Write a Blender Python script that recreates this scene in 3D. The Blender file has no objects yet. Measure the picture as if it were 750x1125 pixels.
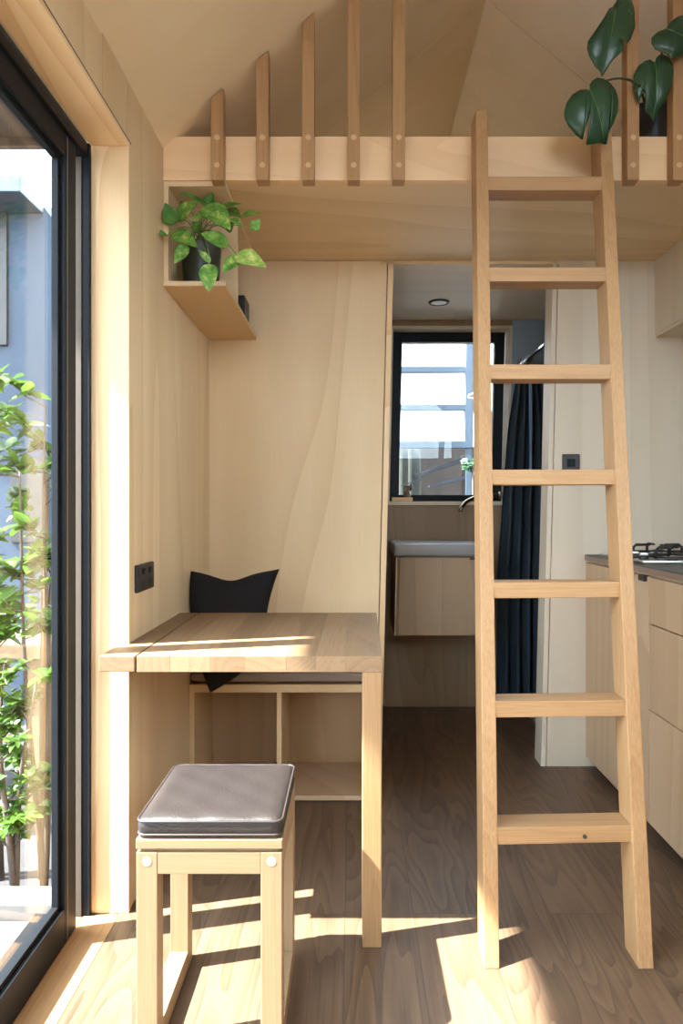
import bpy, bmesh, math, random
from mathutils import Vector, Matrix
R = math.radians
random.seed(7)
scene = bpy.context.scene
COL = scene.collection
CAMH = 1.1
LEAN = 0.024                      # the partition and the bathroom stand slightly out of plumb

# ------------------------------------------------------------------ materials
def new_mat(name):
    m = bpy.data.materials.new(name)
    m.use_nodes = True
    nt = m.node_tree
    for n in list(nt.nodes):
        nt.nodes.remove(n)
    out = nt.nodes.new('ShaderNodeOutputMaterial')
    b = nt.nodes.new('ShaderNodeBsdfPrincipled')
    nt.links.new(b.outputs[0], out.inputs[0])
    return m, nt, b

def plain(name, col, rough=.5, metal=0, noise=.0, nscale=30, bump=0.0, spec=.5, trans=0):
    m, nt, b = new_mat(name)
    b.inputs['Roughness'].default_value = rough
    b.inputs['Metallic'].default_value = metal
    b.inputs['Specular IOR Level'].default_value = spec
    tc = nt.nodes.new('ShaderNodeTexCoord')
    nz = nt.nodes.new('ShaderNodeTexNoise')
    nz.inputs['Scale'].default_value = nscale
    nz.inputs['Detail'].default_value = 5
    nt.links.new(tc.outputs['Object'], nz.inputs['Vector'])
    mx = nt.nodes.new('ShaderNodeMix'); mx.data_type = 'RGBA'
    lo = [max(0, c * (1 - noise)) for c in col]; hi = [min(1, c * (1 + noise)) for c in col]
    mx.inputs['A'].default_value = (*lo, 1); mx.inputs['B'].default_value = (*hi, 1)
    nt.links.new(nz.outputs['Fac'], mx.inputs['Factor'])
    nt.links.new(mx.outputs['Result'], b.inputs['Base Color'])
    if bump:
        bp = nt.nodes.new('ShaderNodeBump'); bp.inputs['Strength'].default_value = bump
        bp.inputs['Distance'].default_value = .002
        nt.links.new(nz.outputs['Fac'], bp.inputs['Height'])
        nt.links.new(bp.outputs[0], b.inputs['Normal'])
    return m

def math_node(nt, op, a, b=None, clamp=False):
    n = nt.nodes.new('ShaderNodeMath'); n.operation = op; n.use_clamp = clamp
    for i, v in enumerate((a, b)):
        if v is None: continue
        if isinstance(v, (int, float)): n.inputs[i].default_value = v
        else: nt.links.new(v, n.inputs[i])
    return n.outputs[0]

def wood(name, light, dark, axis, stretch=.09, scale=14, rings=7, ring_amt=.35, fine=.35, rough=.5, ringscale=1.2, spec=.35, blotch=0.15, knots=0):
    """wood with growth-ring contours, fine fibres along an axis and broad tone drift"""
    m, nt, b = new_mat(name)
    b.inputs['Roughness'].default_value = rough
    b.inputs['Specular IOR Level'].default_value = spec
    tc = nt.nodes.new('ShaderNodeTexCoord')
    oi = nt.nodes.new('ShaderNodeObjectInfo')
    off = nt.nodes.new('ShaderNodeVectorMath'); off.operation = 'ADD'
    cx = nt.nodes.new('ShaderNodeCombineXYZ')
    r20 = math_node(nt, 'MULTIPLY', oi.outputs['Random'], 23.7)
    for i in range(3): nt.links.new(r20, cx.inputs[i])
    nt.links.new(tc.outputs['Object'], off.inputs[0]); nt.links.new(cx.outputs[0], off.inputs[1])
    mp = nt.nodes.new('ShaderNodeMapping')
    s = [1, 1, 1]; s['xyz'.index(axis)] = stretch
    mp.inputs['Scale'].default_value = s
    nt.links.new(off.outputs[0], mp.inputs['Vector'])
    n0 = nt.nodes.new('ShaderNodeTexNoise'); n0.inputs['Scale'].default_value = ringscale
    n0.inputs['Detail'].default_value = 1.5; n0.inputs['Roughness'].default_value = .45; n0.inputs['Distortion'].default_value = .25
    nt.links.new(mp.outputs[0], n0.inputs['Vector'])
    f = math_node(nt, 'FRACT', math_node(nt, 'MULTIPLY', n0.outputs['Fac'], rings * 2.0))
    f = math_node(nt, 'POWER', f, 2.2)
    mp2 = nt.nodes.new('ShaderNodeMapping')
    s2 = [1, 1, 1]; s2['xyz'.index(axis)] = stretch * .35
    mp2.inputs['Scale'].default_value = s2
    nt.links.new(off.outputs[0], mp2.inputs['Vector'])
    n1 = nt.nodes.new('ShaderNodeTexNoise'); n1.inputs['Scale'].default_value = scale * 12
    n1.inputs['Detail'].default_value = 4; n1.inputs['Roughness'].default_value = .65
    nt.links.new(mp2.outputs[0], n1.inputs['Vector'])
    n2 = nt.nodes.new('ShaderNodeTexNoise'); n2.inputs['Scale'].default_value = scale * .35
    n2.inputs['Detail'].default_value = 3
    nt.links.new(mp.outputs[0], n2.inputs['Vector'])
    a = math_node(nt, 'MULTIPLY', f, ring_amt)
    c = math_node(nt, 'MULTIPLY', math_node(nt, 'SUBTRACT', n1.outputs['Fac'], .5), fine * 2)
    d = math_node(nt, 'MULTIPLY', math_node(nt, 'SUBTRACT', n2.outputs['Fac'], .5), blotch * 4)
    t = math_node(nt, 'ADD', math_node(nt, 'ADD', a, c), math_node(nt, 'ADD', d, .25), clamp=False)
    t = math_node(nt, 'MULTIPLY', t, 1.0, clamp=True)
    mx = nt.nodes.new('ShaderNodeMix'); mx.data_type = 'RGBA'
    mx.inputs['A'].default_value = (*light, 1); mx.inputs['B'].default_value = (*dark, 1)
    nt.links.new(t, mx.inputs['Factor'])
    last = mx.outputs['Result']
    if knots:
        mpk = nt.nodes.new('ShaderNodeMapping'); s3 = [1, 1, 1]; s3['xyz'.index(axis)] = .35
        mpk.inputs['Scale'].default_value = s3
        nt.links.new(off.outputs[0], mpk.inputs['Vector'])
        vo = nt.nodes.new('ShaderNodeTexVoronoi'); vo.inputs['Scale'].default_value = knots
        nt.links.new(mpk.outputs[0], vo.inputs['Vector'])
        k = nt.nodes.new('ShaderNodeMapRange')
        k.inputs['From Min'].default_value = .008; k.inputs['From Max'].default_value = .035
        k.inputs['To Min'].default_value = .75; k.inputs['To Max'].default_value = 0
        nt.links.new(vo.outputs['Distance'], k.inputs['Value'])
        mk = nt.nodes.new('ShaderNodeMix'); mk.data_type = 'RGBA'
        nt.links.new(k.outputs[0], mk.inputs['Factor'])
        nt.links.new(last, mk.inputs['A'])
        mk.inputs['B'].default_value = (*[q * .45 for q in dark], 1)
        last = mk.outputs['Result']
    nt.links.new(last, b.inputs['Base Color'])
    bp = nt.nodes.new('ShaderNodeBump'); bp.inputs['Strength'].default_value = .12
    bp.inputs['Distance'].default_value = .001
    nt.links.new(n1.outputs['Fac'], bp.inputs['Height']); nt.links.new(bp.outputs[0], b.inputs['Normal'])
    return m

PLY_L, PLY_D = (.74, .585, .375), (.55, .375, .20)
PALE_L, PALE_D = (.64, .565, .455), (.52, .425, .31)
OAK_L, OAK_D = (.43, .255, .122), (.26, .135, .055)
PINE_L, PINE_D = (.80, .62, .39), (.62, .39, .19)
M = {}
for ax in 'xyz':
    M['ply' + ax] = wood('poplar_ply_' + ax, PLY_L, PLY_D, ax, rings=5, ring_amt=.34, fine=.18, ringscale=1.9, blotch=.24, stretch=.11, knots=1.3)
    M['pale' + ax] = wood('pale_ply_' + ax, PALE_L, PALE_D, ax, rings=5, ring_amt=.3, fine=.14, ringscale=1.4, blotch=.22, stretch=.08)
    M['oak' + ax] = wood('oak_' + ax, OAK_L, OAK_D, ax, stretch=.06, scale=22, rings=9, ring_amt=.22, fine=.75, ringscale=4, blotch=.12)
    M['pine' + ax] = wood('pine_' + ax, PINE_L, PINE_D, ax, stretch=.11, rings=6, ring_amt=.5, fine=.2, ringscale=3.2, blotch=.15)
M['ceil'] = wood('ceiling_ply', (.84, .74, .56), (.72, .58, .39), 'x', rings=4, ring_amt=.12, fine=.14, ringscale=1.2, blotch=.2)
M['ceilr'] = wood('ceiling_lit_ply', (.86, .82, .76), (.76, .69, .60), 'x', rings=4, ring_amt=.2, fine=.14, ringscale=1.2, blotch=.25)  # lighter copy of the ceiling ply, puts brightness into the right slope's colour
M['beam'] = wood('loft_beam_pine', (.83, .61, .38), (.66, .43, .235), 'x', stretch=.16, rings=6, ring_amt=.30, fine=.15, ringscale=3.0, blotch=.22)
def seat_oak(axis): return wood('seat_oak', (.26, .175, .098), (.175, .11, .057), axis, stretch=.06, scale=22, rings=9, ring_amt=.2, fine=.7, ringscale=4, blotch=.1)
seat_oak_x = seat_oak('x'); seat_oak_y = seat_oak('y'); seat_oak_z = seat_oak('z')
M['plyedge'] = wood('ply_edge', (.80, .66, .47), (.55, .38, .22), 'x', stretch=.02, scale=60, rings=3, ring_amt=.2, fine=.6)
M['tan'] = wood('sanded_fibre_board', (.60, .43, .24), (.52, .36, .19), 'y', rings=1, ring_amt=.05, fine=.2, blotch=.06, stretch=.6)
M['cab'] = wood('cabinet_ply', (.56, .40, .255), (.40, .255, .145), 'z', stretch=.12, rings=6, ring_amt=.35, fine=.15, ringscale=1.6, blotch=.18)
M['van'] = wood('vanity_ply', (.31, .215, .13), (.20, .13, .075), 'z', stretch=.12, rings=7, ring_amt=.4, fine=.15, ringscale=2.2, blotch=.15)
M['plug'] = wood('end_grain_plug', (.60, .42, .25), (.48, .32, .17), 'y', stretch=1, rings=2, ring_amt=.15, fine=.25)
M['blackmetal'] = plain('black_powder_coat', (.009, .011, .014), .5, .0, .2, 200, spec=.14)
M['black'] = plain('black_plastic', (.015, .015, .016), .45, 0, .1, 80)
M['gasket'] = plain('grey_gasket', (.10, .11, .12), .5, 0, .1, 60)
M['steel'] = plain('brushed_steel', (.62, .62, .62), .28, 1, .1, 150)
M['chrome'] = plain('chrome', (.75, .76, .78), .12, 1, .02, 30)
M['bronze'] = plain('aged_bronze', (.23, .18, .13), .3, 1, .15, 60)
M['iron'] = plain('cast_iron', (.02, .02, .022), .6, 0, .2, 120, bump=.2)
M['worktop'] = plain('dark_laminate', (.055, .058, .062), .45, 0, .15, 160)
M['leather'] = plain('taupe_leather', (.024, .019, .018), .40, 0, .12, 260, bump=.35, spec=.42)
M['piping'] = plain('leather_piping', (.04, .031, .029), .35, 0, .1, 100)
M['felt'] = plain('brown_grey_felt', (.23, .18, .14), .95, 0, .35, 400, bump=.6)
M['pillow'] = plain('black_linen', (.014, .013, .014), .95, 0, .5, 500, bump=.7, spec=.2)
M['curtain'] = plain('slate_blue_curtain', (.020, .034, .048), .85, 0, .2, 90)
M['liner'] = plain('pale_blue_liner', (.22, .34, .56), .6, 0, .1, 50)
M['bluewall'] = plain('blue_grey_shower_panel', (.25, .33, .42), .35, 0, .08, 12)
M['basin'] = plain('grey_basin', (.20, .195, .20), .3, 0, .05, 30)
M['potblack'] = plain('dark_green_glaze', (.022, .030, .024), .4, 0, .2, 40)
M['potdark'] = plain('charcoal_pot', (.016, .017, .018), .45, 0, .2, 40)
M['soil'] = plain('potting_soil', (.05, .035, .025), .95, 0, .5, 120, bump=1)
M['stem'] = plain('green_stem', (.20, .30, .08), .5, 0, .25, 60)
M['darkstem'] = plain('dark_green_stem', (.03, .06, .02), .45, 0, .25, 60)
M['bark'] = plain('grey_brown_bark', (.07, .05, .038), .85, 0, .4, 60, bump=.6)
M['stake'] = plain('weathered_stake', (.15, .10, .055), .8, 0, .3, 40, bump=.3)
M['white'] = plain('white_paint', (.80, .80, .79), .5, 0, .03, 20)
M['lampglass'] = plain('frosted_diffuser', (.75, .75, .73), .3, 0, .03, 20)
M['concrete'] = plain('pale_concrete', (.11, .105, .1), .85, 0, .12, 25, bump=.2)
M['gravel'] = plain('dark_gravel', (.032, .031, .034), .9, 0, .7, 90, bump=1)
M['cladding'] = plain('neighbour_render', (.024, .042, .072), .8, 0, .08, 3)
M['darkwood'] = plain('dark_stained_timber', (.055, .040, .032), .6, 0, .3, 30)
M['greymetal'] = plain('blue_grey_metal', (.035, .06, .095), .5, .1, .15, 25)
M['opal'] = plain('opal_white_sheet', (.92, .92, .90), .4, 0, .02, 10)
M['stone'] = plain('brown_stacked_stone', (.014, .011, .010), .9, 0, .7, 14, bump=1)
M['board'] = plain('weathered_grey_board', (.04, .05, .07), .7, 0, .3, 40)
M['roofing'] = plain('dark_roof_sheet', (.06, .06, .065), .6, 0, .1, 20)
M['ribbed'] = plain('grey_green_ribbed_sheet', (.075, .085, .075), .5, 0, .1, 20)
M['stopwood'] = plain('brown_timber_stop', (.055, .042, .028), .7, 0, .2, 40)
M['copper'] = plain('pink_copper', (.70, .36, .28), .35, .6, .1, 30)

def leaf_mat(name, c1, c2, c3=None, scale=28, thr=.55, rough=.38, transl=.35):
    m, nt, b = new_mat(name)
    b.inputs['Roughness'].default_value = rough
    tc = nt.nodes.new('ShaderNodeTexCoord')
    nz = nt.nodes.new('ShaderNodeTexNoise'); nz.inputs['Scale'].default_value = scale; nz.inputs['Detail'].default_value = 6
    nz.inputs['Roughness'].default_value = .7
    oi = nt.nodes.new('ShaderNodeObjectInfo')
    off = nt.nodes.new('ShaderNodeVectorMath'); off.operation = 'ADD'
    nt.links.new(tc.outputs['Object'], off.inputs[0]); nt.links.new(oi.outputs['Random'], off.inputs[1])
    nt.links.new(off.outputs[0], nz.inputs['Vector'])
    rp = nt.nodes.new('ShaderNodeValToRGB')
    e = rp.color_ramp.elements
    e[0].position = thr - .12; e[0].color = (*c1, 1)
    e[1].position = thr + .06; e[1].color = (*c2, 1)
    if c3:
        k = e.new(thr + .16); k.color = (*c3, 1)
    nt.links.new(nz.outputs['Fac'], rp.inputs['Fac'])
    nt.links.new(rp.outputs['Color'], b.inputs['Base Color'])
    if transl:
        tr = nt.nodes.new('ShaderNodeBsdfTranslucent')
        nt.links.new(rp.outputs['Color'], tr.inputs['Color'])
        ms = nt.nodes.new('ShaderNodeMixShader'); ms.inputs[0].default_value = transl
        nt.links.new(b.outputs[0], ms.inputs[1]); nt.links.new(tr.outputs[0], ms.inputs[2])
        nt.links.new(ms.outputs[0], nt.nodes['Material Output'].inputs[0])
    return m
M['pothos'] = leaf_mat('variegated_leaf', (.06, .20, .03), (.20, .42, .07), (.60, .68, .22), scale=38, thr=.49, transl=.2)
M['pothosg'] = leaf_mat('green_leaf', (.05, .18, .028), (.12, .32, .05), (.34, .52, .13), scale=30, thr=.55, transl=.2)
M['monstera'] = leaf_mat('monstera_leaf', (.010, .048, .018), (.016, .068, .024), scale=10, thr=.5, rough=.3, transl=.12)
M['vein'] = plain('leaf_vein', (.06, .16, .05), .4, 0, .1, 40)
M['shrub'] = leaf_mat('shrub_leaf', (.042, .10, .015), (.09, .17, .022), (.22, .28, .038), scale=4, thr=.5, rough=.35, transl=.4)

def glass_mat():
    m = bpy.data.materials.new('window_glass'); m.use_nodes = True
    nt = m.node_tree
    for n in list(nt.nodes): nt.nodes.remove(n)
    out = nt.nodes.new('ShaderNodeOutputMaterial')
    t = nt.nodes.new('ShaderNodeBsdfTransparent'); t.inputs[0].default_value = (.95, .975, .985, 1)
    g = nt.nodes.new('ShaderNodeBsdfGlossy'); g.inputs['Roughness'].default_value = 0
    fr = nt.nodes.new('ShaderNodeFresnel'); fr.inputs[0].default_value = 1.45
    gm = nt.nodes.new('ShaderNodeNewGeometry')          # the rear skin of a thin pane reflects like its front skin
    ior = nt.nodes.new('ShaderNodeMix'); ior.data_type = 'FLOAT'
    ior.inputs['A'].default_value = 1.35; ior.inputs['B'].default_value = 1 / 1.35
    nt.links.new(gm.outputs['Backfacing'], ior.inputs['Factor']); nt.links.new(ior.outputs['Result'], fr.inputs[0])
    ms = nt.nodes.new('ShaderNodeMixShader')
    nt.links.new(fr.outputs[0], ms.inputs[0]); nt.links.new(t.outputs[0], ms.inputs[1]); nt.links.new(g.outputs[0], ms.inputs[2])
    nt.links.new(ms.outputs[0], out.inputs[0])
    return m
M['glass'] = glass_mat()

def floor_mat():
    m, nt, b = new_mat('oak_floorboards')
    b.inputs['Roughness'].default_value = .42
    b.inputs['Specular IOR Level'].default_value = .4
    tc = nt.nodes.new('ShaderNodeTexCoord')
    mp = nt.nodes.new('ShaderNodeMapping'); mp.inputs['Rotation'].default_value = (0, 0, R(90))
    mp.inputs['Location'].default_value = (.35, .02, 0)
    nt.links.new(tc.outputs['Object'], mp.inputs['Vector'])
    br = nt.nodes.new('ShaderNodeTexBrick')
    br.offset = .37; br.offset_frequency = 2
    br.inputs['Scale'].default_value = 1
    br.inputs['Brick Width'].default_value = 1.5; br.inputs['Row Height'].default_value = .185
    br.inputs['Mortar Size'].default_value = .0016; br.inputs['Mortar Smooth'].default_value = .3
    br.inputs['Color1'].default_value = (0, 0, 0, 1); br.inputs['Color2'].default_value = (1, 1, 1, 1)
    br.inputs['Mortar'].default_value = (.5, .5, .5, 1)
    nt.links.new(mp.outputs[0], br.inputs['Vector'])
    cx = nt.nodes.new('ShaderNodeCombineXYZ')
    bw = nt.nodes.new('ShaderNodeSeparateColor')
    nt.links.new(br.outputs['Color'], bw.inputs[0])
    rnd = math_node(nt, 'MULTIPLY', bw.outputs[0], 17.0)
    for i in range(3): nt.links.new(rnd, cx.inputs[i])
    off = nt.nodes.new('ShaderNodeVectorMath'); off.operation = 'ADD'
    nt.links.new(tc.outputs['Object'], off.inputs[0]); nt.links.new(cx.outputs[0], off.inputs[1])
    m1 = nt.nodes.new('ShaderNodeMapping'); m1.inputs['Scale'].default_value = (1, .16, 1)
    nt.links.new(off.outputs[0], m1.inputs['Vector'])
    n0 = nt.nodes.new('ShaderNodeTexNoise'); n0.inputs['Scale'].default_value = 5; n0.inputs['Detail'].default_value = 2
    n0.inputs['Distortion'].default_value = .4
    nt.links.new(m1.outputs[0], n0.inputs['Vector'])
    ring = math_node(nt, 'POWER', math_node(nt, 'FRACT', math_node(nt, 'MULTIPLY', n0.outputs['Fac'], 16)), 1.6)
    m2 = nt.nodes.new('ShaderNodeMapping'); m2.inputs['Scale'].default_value = (1, .03, 1)
    nt.links.new(off.outputs[0], m2.inputs['Vector'])
    n1 = nt.nodes.new('ShaderNodeTexNoise'); n1.inputs['Scale'].default_value = 170; n1.inputs['Detail'].default_value = 4
    nt.links.new(m2.outputs[0], n1.inputs['Vector'])
    n2 = nt.nodes.new('ShaderNodeTexNoise'); n2.inputs['Scale'].default_value = 7; n2.inputs['Detail'].default_value = 4
    m3 = nt.nodes.new('ShaderNodeMapping'); m3.inputs['Scale'].default_value = (1, .3, 1)
    nt.links.new(off.outputs[0], m3.inputs['Vector']); nt.links.new(m3.outputs[0], n2.inputs['Vector'])
    t = math_node(nt, 'MULTIPLY', ring, .45)
    t = math_node(nt, 'ADD', t, math_node(nt, 'MULTIPLY', math_node(nt, 'SUBTRACT', n1.outputs['Fac'], .5), .7))
    t = math_node(nt, 'ADD', t, math_node(nt, 'MULTIPLY', math_node(nt, 'SUBTRACT', n2.outputs['Fac'], .45), .8))
    t = math_node(nt, 'ADD', t, math_node(nt, 'MULTIPLY', bw.outputs[0], .35), clamp=True)
    mx = nt.nodes.new('ShaderNodeMix'); mx.data_type = 'RGBA'
    mx.inputs['A'].default_value = (.178, .112, .068, 1); mx.inputs['B'].default_value = (.056, .034, .021, 1)
    nt.links.new(t, mx.inputs['Factor'])
    mo = nt.nodes.new('ShaderNodeMix'); mo.data_type = 'RGBA'
    nt.links.new(math_node(nt, 'MULTIPLY', br.outputs['Fac'], .7), mo.inputs['Factor'])
    nt.links.new(mx.outputs['Result'], mo.inputs['A']); mo.inputs['B'].default_value = (.06, .04, .03, 1)
    nt.links.new(mo.outputs['Result'], b.inputs['Base Color'])
    bp = nt.nodes.new('ShaderNodeBump'); bp.inputs['Strength'].default_value = .15; bp.inputs['Distance'].default_value = .001
    nt.links.new(n1.outputs['Fac'], bp.inputs['Height']); nt.links.new(bp.outputs[0], b.inputs['Normal'])
    return m
M['floor'] = floor_mat()

# ------------------------------------------------------------------ mesh helpers
def BM(): return bmesh.new()

def hexa(bm, p, bev=0.0, seg=2):
    """p: 8 points, bottom ring 0-3 then top ring 4-7"""
    vs = [bm.verts.new(q) for q in p]
    fs = [bm.faces.new([vs[i] for i in f]) for f in ((0, 3, 2, 1), (4, 5, 6, 7), (0, 1, 5, 4), (1, 2, 6, 5), (2, 3, 7, 6), (3, 0, 4, 7))]
    if bev:
        es = {e for f in fs for e in f.edges}
        bmesh.ops.bevel(bm, geom=list(es), offset=bev, segments=seg, profile=.6, affect='EDGES')
    return vs

def box(bm, x0, x1, y0, y1, z0, z1, bev=0.0, seg=2):
    return hexa(bm, [(x0, y0, z0), (x1, y0, z0), (x1, y1, z0), (x0, y1, z0), (x0, y0, z1), (x1, y0, z1), (x1, y1, z1), (x0, y1, z1)], bev, seg)

def frame_of(d):
    d = d.normalized()
    u = d.cross(Vector((0, 0, 1)))
    if u.length < 1e-4: u = d.cross(Vector((0, 1, 0)))
    u.normalize()
    return u, d.cross(u).normalized()

def tube(bm, pts, r, seg=10, closed=False, cap=True):
    pts = [Vector(p) for p in pts]; n = len(pts)
    rr = r if isinstance(r, (list, tuple)) else [r] * n
    rings = []; up = None
    for i, p in enumerate(pts):
        a = pts[(i - 1) % n] if (closed or i > 0) else p
        b = pts[(i + 1) % n] if (closed or i < n - 1) else p
        d = (b - a).normalized()
        if up is None: u, v = frame_of(d)
        else:
            u = (up - d * up.dot(d))
            u = u.normalized() if u.length > 1e-5 else frame_of(d)[0]
            v = d.cross(u).normalized()
        up = u
        rings.append([bm.verts.new(p + (u * math.cos(t) + v * math.sin(t)) * rr[i]) for t in [2 * math.pi * k / seg for k in range(seg)]])
    m = n if closed else n - 1
    for i in range(m):
        A, B = rings[i], rings[(i + 1) % n]
        for k in range(seg):
            bm.faces.new((A[k], A[(k + 1) % seg], B[(k + 1) % seg], B[k]))
    if cap and not closed:
        bm.faces.new(rings[0][::-1]); bm.faces.new(rings[-1])

def lathe(bm, prof, c, seg=40):
    rings = []
    for r, z in prof:
        rings.append([bm.verts.new((c[0] + r * math.cos(2 * math.pi * k / seg), c[1] + r * math.sin(2 * math.pi * k / seg), c[2] + z)) for k in range(seg)])
    for A, B in zip(rings, rings[1:]):
        for k in range(seg):
            bm.faces.new((A[k], A[(k + 1) % seg], B[(k + 1) % seg], B[k]))
    bm.faces.new(rings[0][::-1]); bm.faces.new(rings[-1])

def prism(bm, poly, axis, a, b, bev=0):
    """poly in the two other axes, extruded along axis from a to b"""
    def P(u, v, w):
        return {'x': (w, u, v), 'y': (u, w, v), 'z': (u, v, w)}[axis]
    A = [bm.verts.new(P(u, v, a)) for u, v in poly]; B = [bm.verts.new(P(u, v, b)) for u, v in poly]
    n = len(poly)
    fs = [bm.faces.new(A), bm.faces.new(B[::-1])]
    for i in range(n):
        fs.append(bm.faces.new((A[i], B[i], B[(i + 1) % n], A[(i + 1) % n])))
    if bev:
        es = {e for f in fs for e in f.edges}
        bmesh.ops.bevel(bm, geom=list(es), offset=bev, segments=2, profile=.6, affect='EDGES')

def lean(bm):
    for v in bm.verts: v.co.x += LEAN * (v.co.z - CAMH)
    return bm

def world_loc(o):
    p = Vector((0, 0, 0))
    while o is not None:
        p += o.location; o = o.parent
    return p

def obj(name, bm, mat, parent=None, smooth=False, origin=None):
    bmesh.ops.recalc_face_normals(bm, faces=bm.faces[:])
    if smooth:
        for f in bm.faces: f.smooth = True
    me = bpy.data.meshes.new(name)
    o = bpy.data.objects.new(name, me)
    off = world_loc(parent) if parent else Vector(origin or (0, 0, 0))
    for v in bm.verts: v.co -= off
    bm.to_mesh(me); bm.free()
    for k in (mat if isinstance(mat, (list, tuple)) else [mat]): me.materials.append(k)
    COL.objects.link(o)
    if parent: o.parent = parent
    else: o.location = off
    if smooth == 'auto':
        md = o.modifiers.new('edge', 'EDGE_SPLIT'); md.split_angle = R(35)
    return o

def tag(o, label, cat, group=None, kind=None):
    o['label'] = label; o['category'] = cat
    if group: o['group'] = group
    if kind: o['kind'] = kind
    return o

def thing(name, loc, label, cat, group=None):
    o = bpy.data.objects.new(name, None); o.empty_display_size = .05
    COL.objects.link(o); o.location = loc
    return tag(o, label, cat, group)

def struct(name, bm, mat, label=None, parent=None, **k):
    o = obj(name, bm, mat, parent, **k)
    if not parent:
        o['kind'] = 'structure'
        o['label'] = label or name.replace('_', ' ')
        o['category'] = name.split('_')[0]
    return o

def part(name, mat, parent, fn, smooth=False, label=None):
    bm = BM(); fn(bm)
    o = obj(name, bm, mat, parent, smooth)
    if label: o['label'] = label
    return o

# ------------------------------------------------------------------ camera
cam_d = bpy.data.cameras.new('camera'); cam = bpy.data.objects.new('camera', cam_d); COL.objects.link(cam)
cam.location = (0, 0, CAMH); cam.rotation_euler = (R(90), 0, 0)
cam_d.sensor_width = 36; cam_d.lens = 24; cam_d.shift_x = -12 / 1125; cam_d.shift_y = -4.5 / 1125
cam_d.clip_start = .02; cam_d.clip_end = 200
scene.camera = cam
def at(px, py, Y):
    """the point seen at pixel (px, py) of the photograph at depth Y"""
    return Vector(((px - 387) * Y / 750, Y, CAMH - (py - 558) * Y / 750))

# ------------------------------------------------------------------ the room
XL, XR, YB, YF = -.61, 1.73, 2.907, 3.78       # left wall, right wall, back wall, bathroom far wall
YC = 1.852                                      # the glazed door ends here
YN = -2.4                                       # room behind the camera ends here
SOF = 2.154
WALLTOP, SL, XRID = 2.26, .83, .56
def roofz(x): return WALLTOP + SL * (x - XL) if x <= XRID else WALLTOP + SL * (XR - x)
ZR = roofz(XRID)

bm = BM(); box(bm, -.73, XR + .1, YN - .1, YF + .2, -.1, 0)
struct('floor', bm, M['floor'], 'brown oak floorboards running through the room')

# left wall: panel beyond the door, panel over the door, panel behind the camera
bm = BM()
box(bm, XL - .12, XL, YC + .012, YF + .3, 0, WALLTOP + .02)
box(bm, XL - .12, XL, 1.668, YC + .012, 2.095, WALLTOP + .02)
box(bm, XL - .12, XL, YN, 1.665, 2.095, WALLTOP + .02)
box(bm, XL - .12, XL, YN, -.95, 0, 2.095)
struct('wall_left', bm, M['plyz'], 'pale plywood wall beside the glass door')

# back wall, panels of plywood with a doorway between them
bm = BM()
xl = .116 + LEAN * 0
def leanx(x, z): return x + LEAN * (z - CAMH)
hexa(bm, [(XL, YB, 0), (leanx(.122, 0), YB, 0), (leanx(.122, 0), YB + .06, 0), (XL, YB + .06, 0),
          (XL, YB, SOF - .003), (leanx(.122, SOF), YB, SOF - .003), (leanx(.122, SOF), YB + .06, SOF - .003), (XL, YB + .06, SOF - .003)])
struct('wall_back', bm, M['plyz'], 'tall plywood panel behind the bench')
bm = BM()
hexa(bm, [(leanx(.852, 0), YB, 0), (XR, YB, 0), (XR, YB + .09, 0), (leanx(.852, 0), YB + .09, 0),
          (leanx(.852, SOF), YB, SOF - .003), (XR, YB, SOF - .003), (XR, YB + .09, SOF - .003), (leanx(.852, SOF), YB + .09, SOF - .003)])
struct('wall_partition', bm, M['palez'], 'pale plywood wall between the doorway and kitchen')
bm = BM()
hexa(bm, [(leanx(.126, 0), YB - .002, 0), (leanx(.150, 0), YB - .002, 0), (leanx(.150, 0), YB + .08, 0), (leanx(.126, 0), YB + .08, 0),
          (leanx(.126, SOF), YB - .002, SOF), (leanx(.150, SOF), YB - .002, SOF), (leanx(.150, SOF), YB + .08, SOF), (leanx(.126, SOF), YB + .08, SOF)], .002)
struct('trim_1', bm, M['pinez'], 'slim timber edge of the doorway beside the bench panel')
bm = BM()
hexa(bm, [(leanx(.828, 0), YB - .002, 0), (leanx(.849, 0), YB - .002, 0), (leanx(.849, 0), YB + .1, 0), (leanx(.828, 0), YB + .1, 0),
          (leanx(.828, SOF), YB - .002, SOF), (leanx(.849, SOF), YB - .002, SOF), (leanx(.849, SOF), YB + .1, SOF), (leanx(.828, SOF), YB + .1, SOF)], .002)
struct('trim_2', bm, M['palez'], 'slim timber edge of the doorway beside the black switch')
bm = BM(); box(bm, .12, .9, YB - .002, YB + .02, SOF - .016, SOF - .002, .002)
struct('trim_3', bm, M['plyx'], 'thin timber head strip above the bathroom doorway')

bm = BM()
box(bm, XR, XR + .1, 1.25, YF + .3, 0, WALLTOP + .02); box(bm, XR, XR + .1, YN, -1.2, 0, WALLTOP + .02)
box(bm, XR, XR + .1, -1.2, 1.25, 0, 1.35); box(bm, XR, XR + .1, -1.2, 1.25, 2.12, WALLTOP + .02)
struct('wall_right', bm, M['palez'], 'pale plywood wall behind the kitchen')
wd = BM()  # added kitchen window, unseen; brings daylight onto the left wall and ceiling
for y in (-1.2, 0.0, 1.2): box(wd, XR + .02, XR + .08, y, y + .05, 1.35, 2.12, .003)
box(wd, XR + .02, XR + .08, -1.15, 1.2, 1.35, 1.40, .003); box(wd, XR + .02, XR + .08, -1.15, 1.2, 2.07, 2.12, .003)
w3 = struct('window_3', wd, M['blackmetal'], 'wide black framed kitchen window, added unseen to light the left wall')
for y0, y1 in ((-1.15, 0), (.05, 1.2)): part('pane', M['glass'], w3, lambda b: box(b, XR + .047, XR + .053, y0, y1, 1.40, 2.07))
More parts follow.
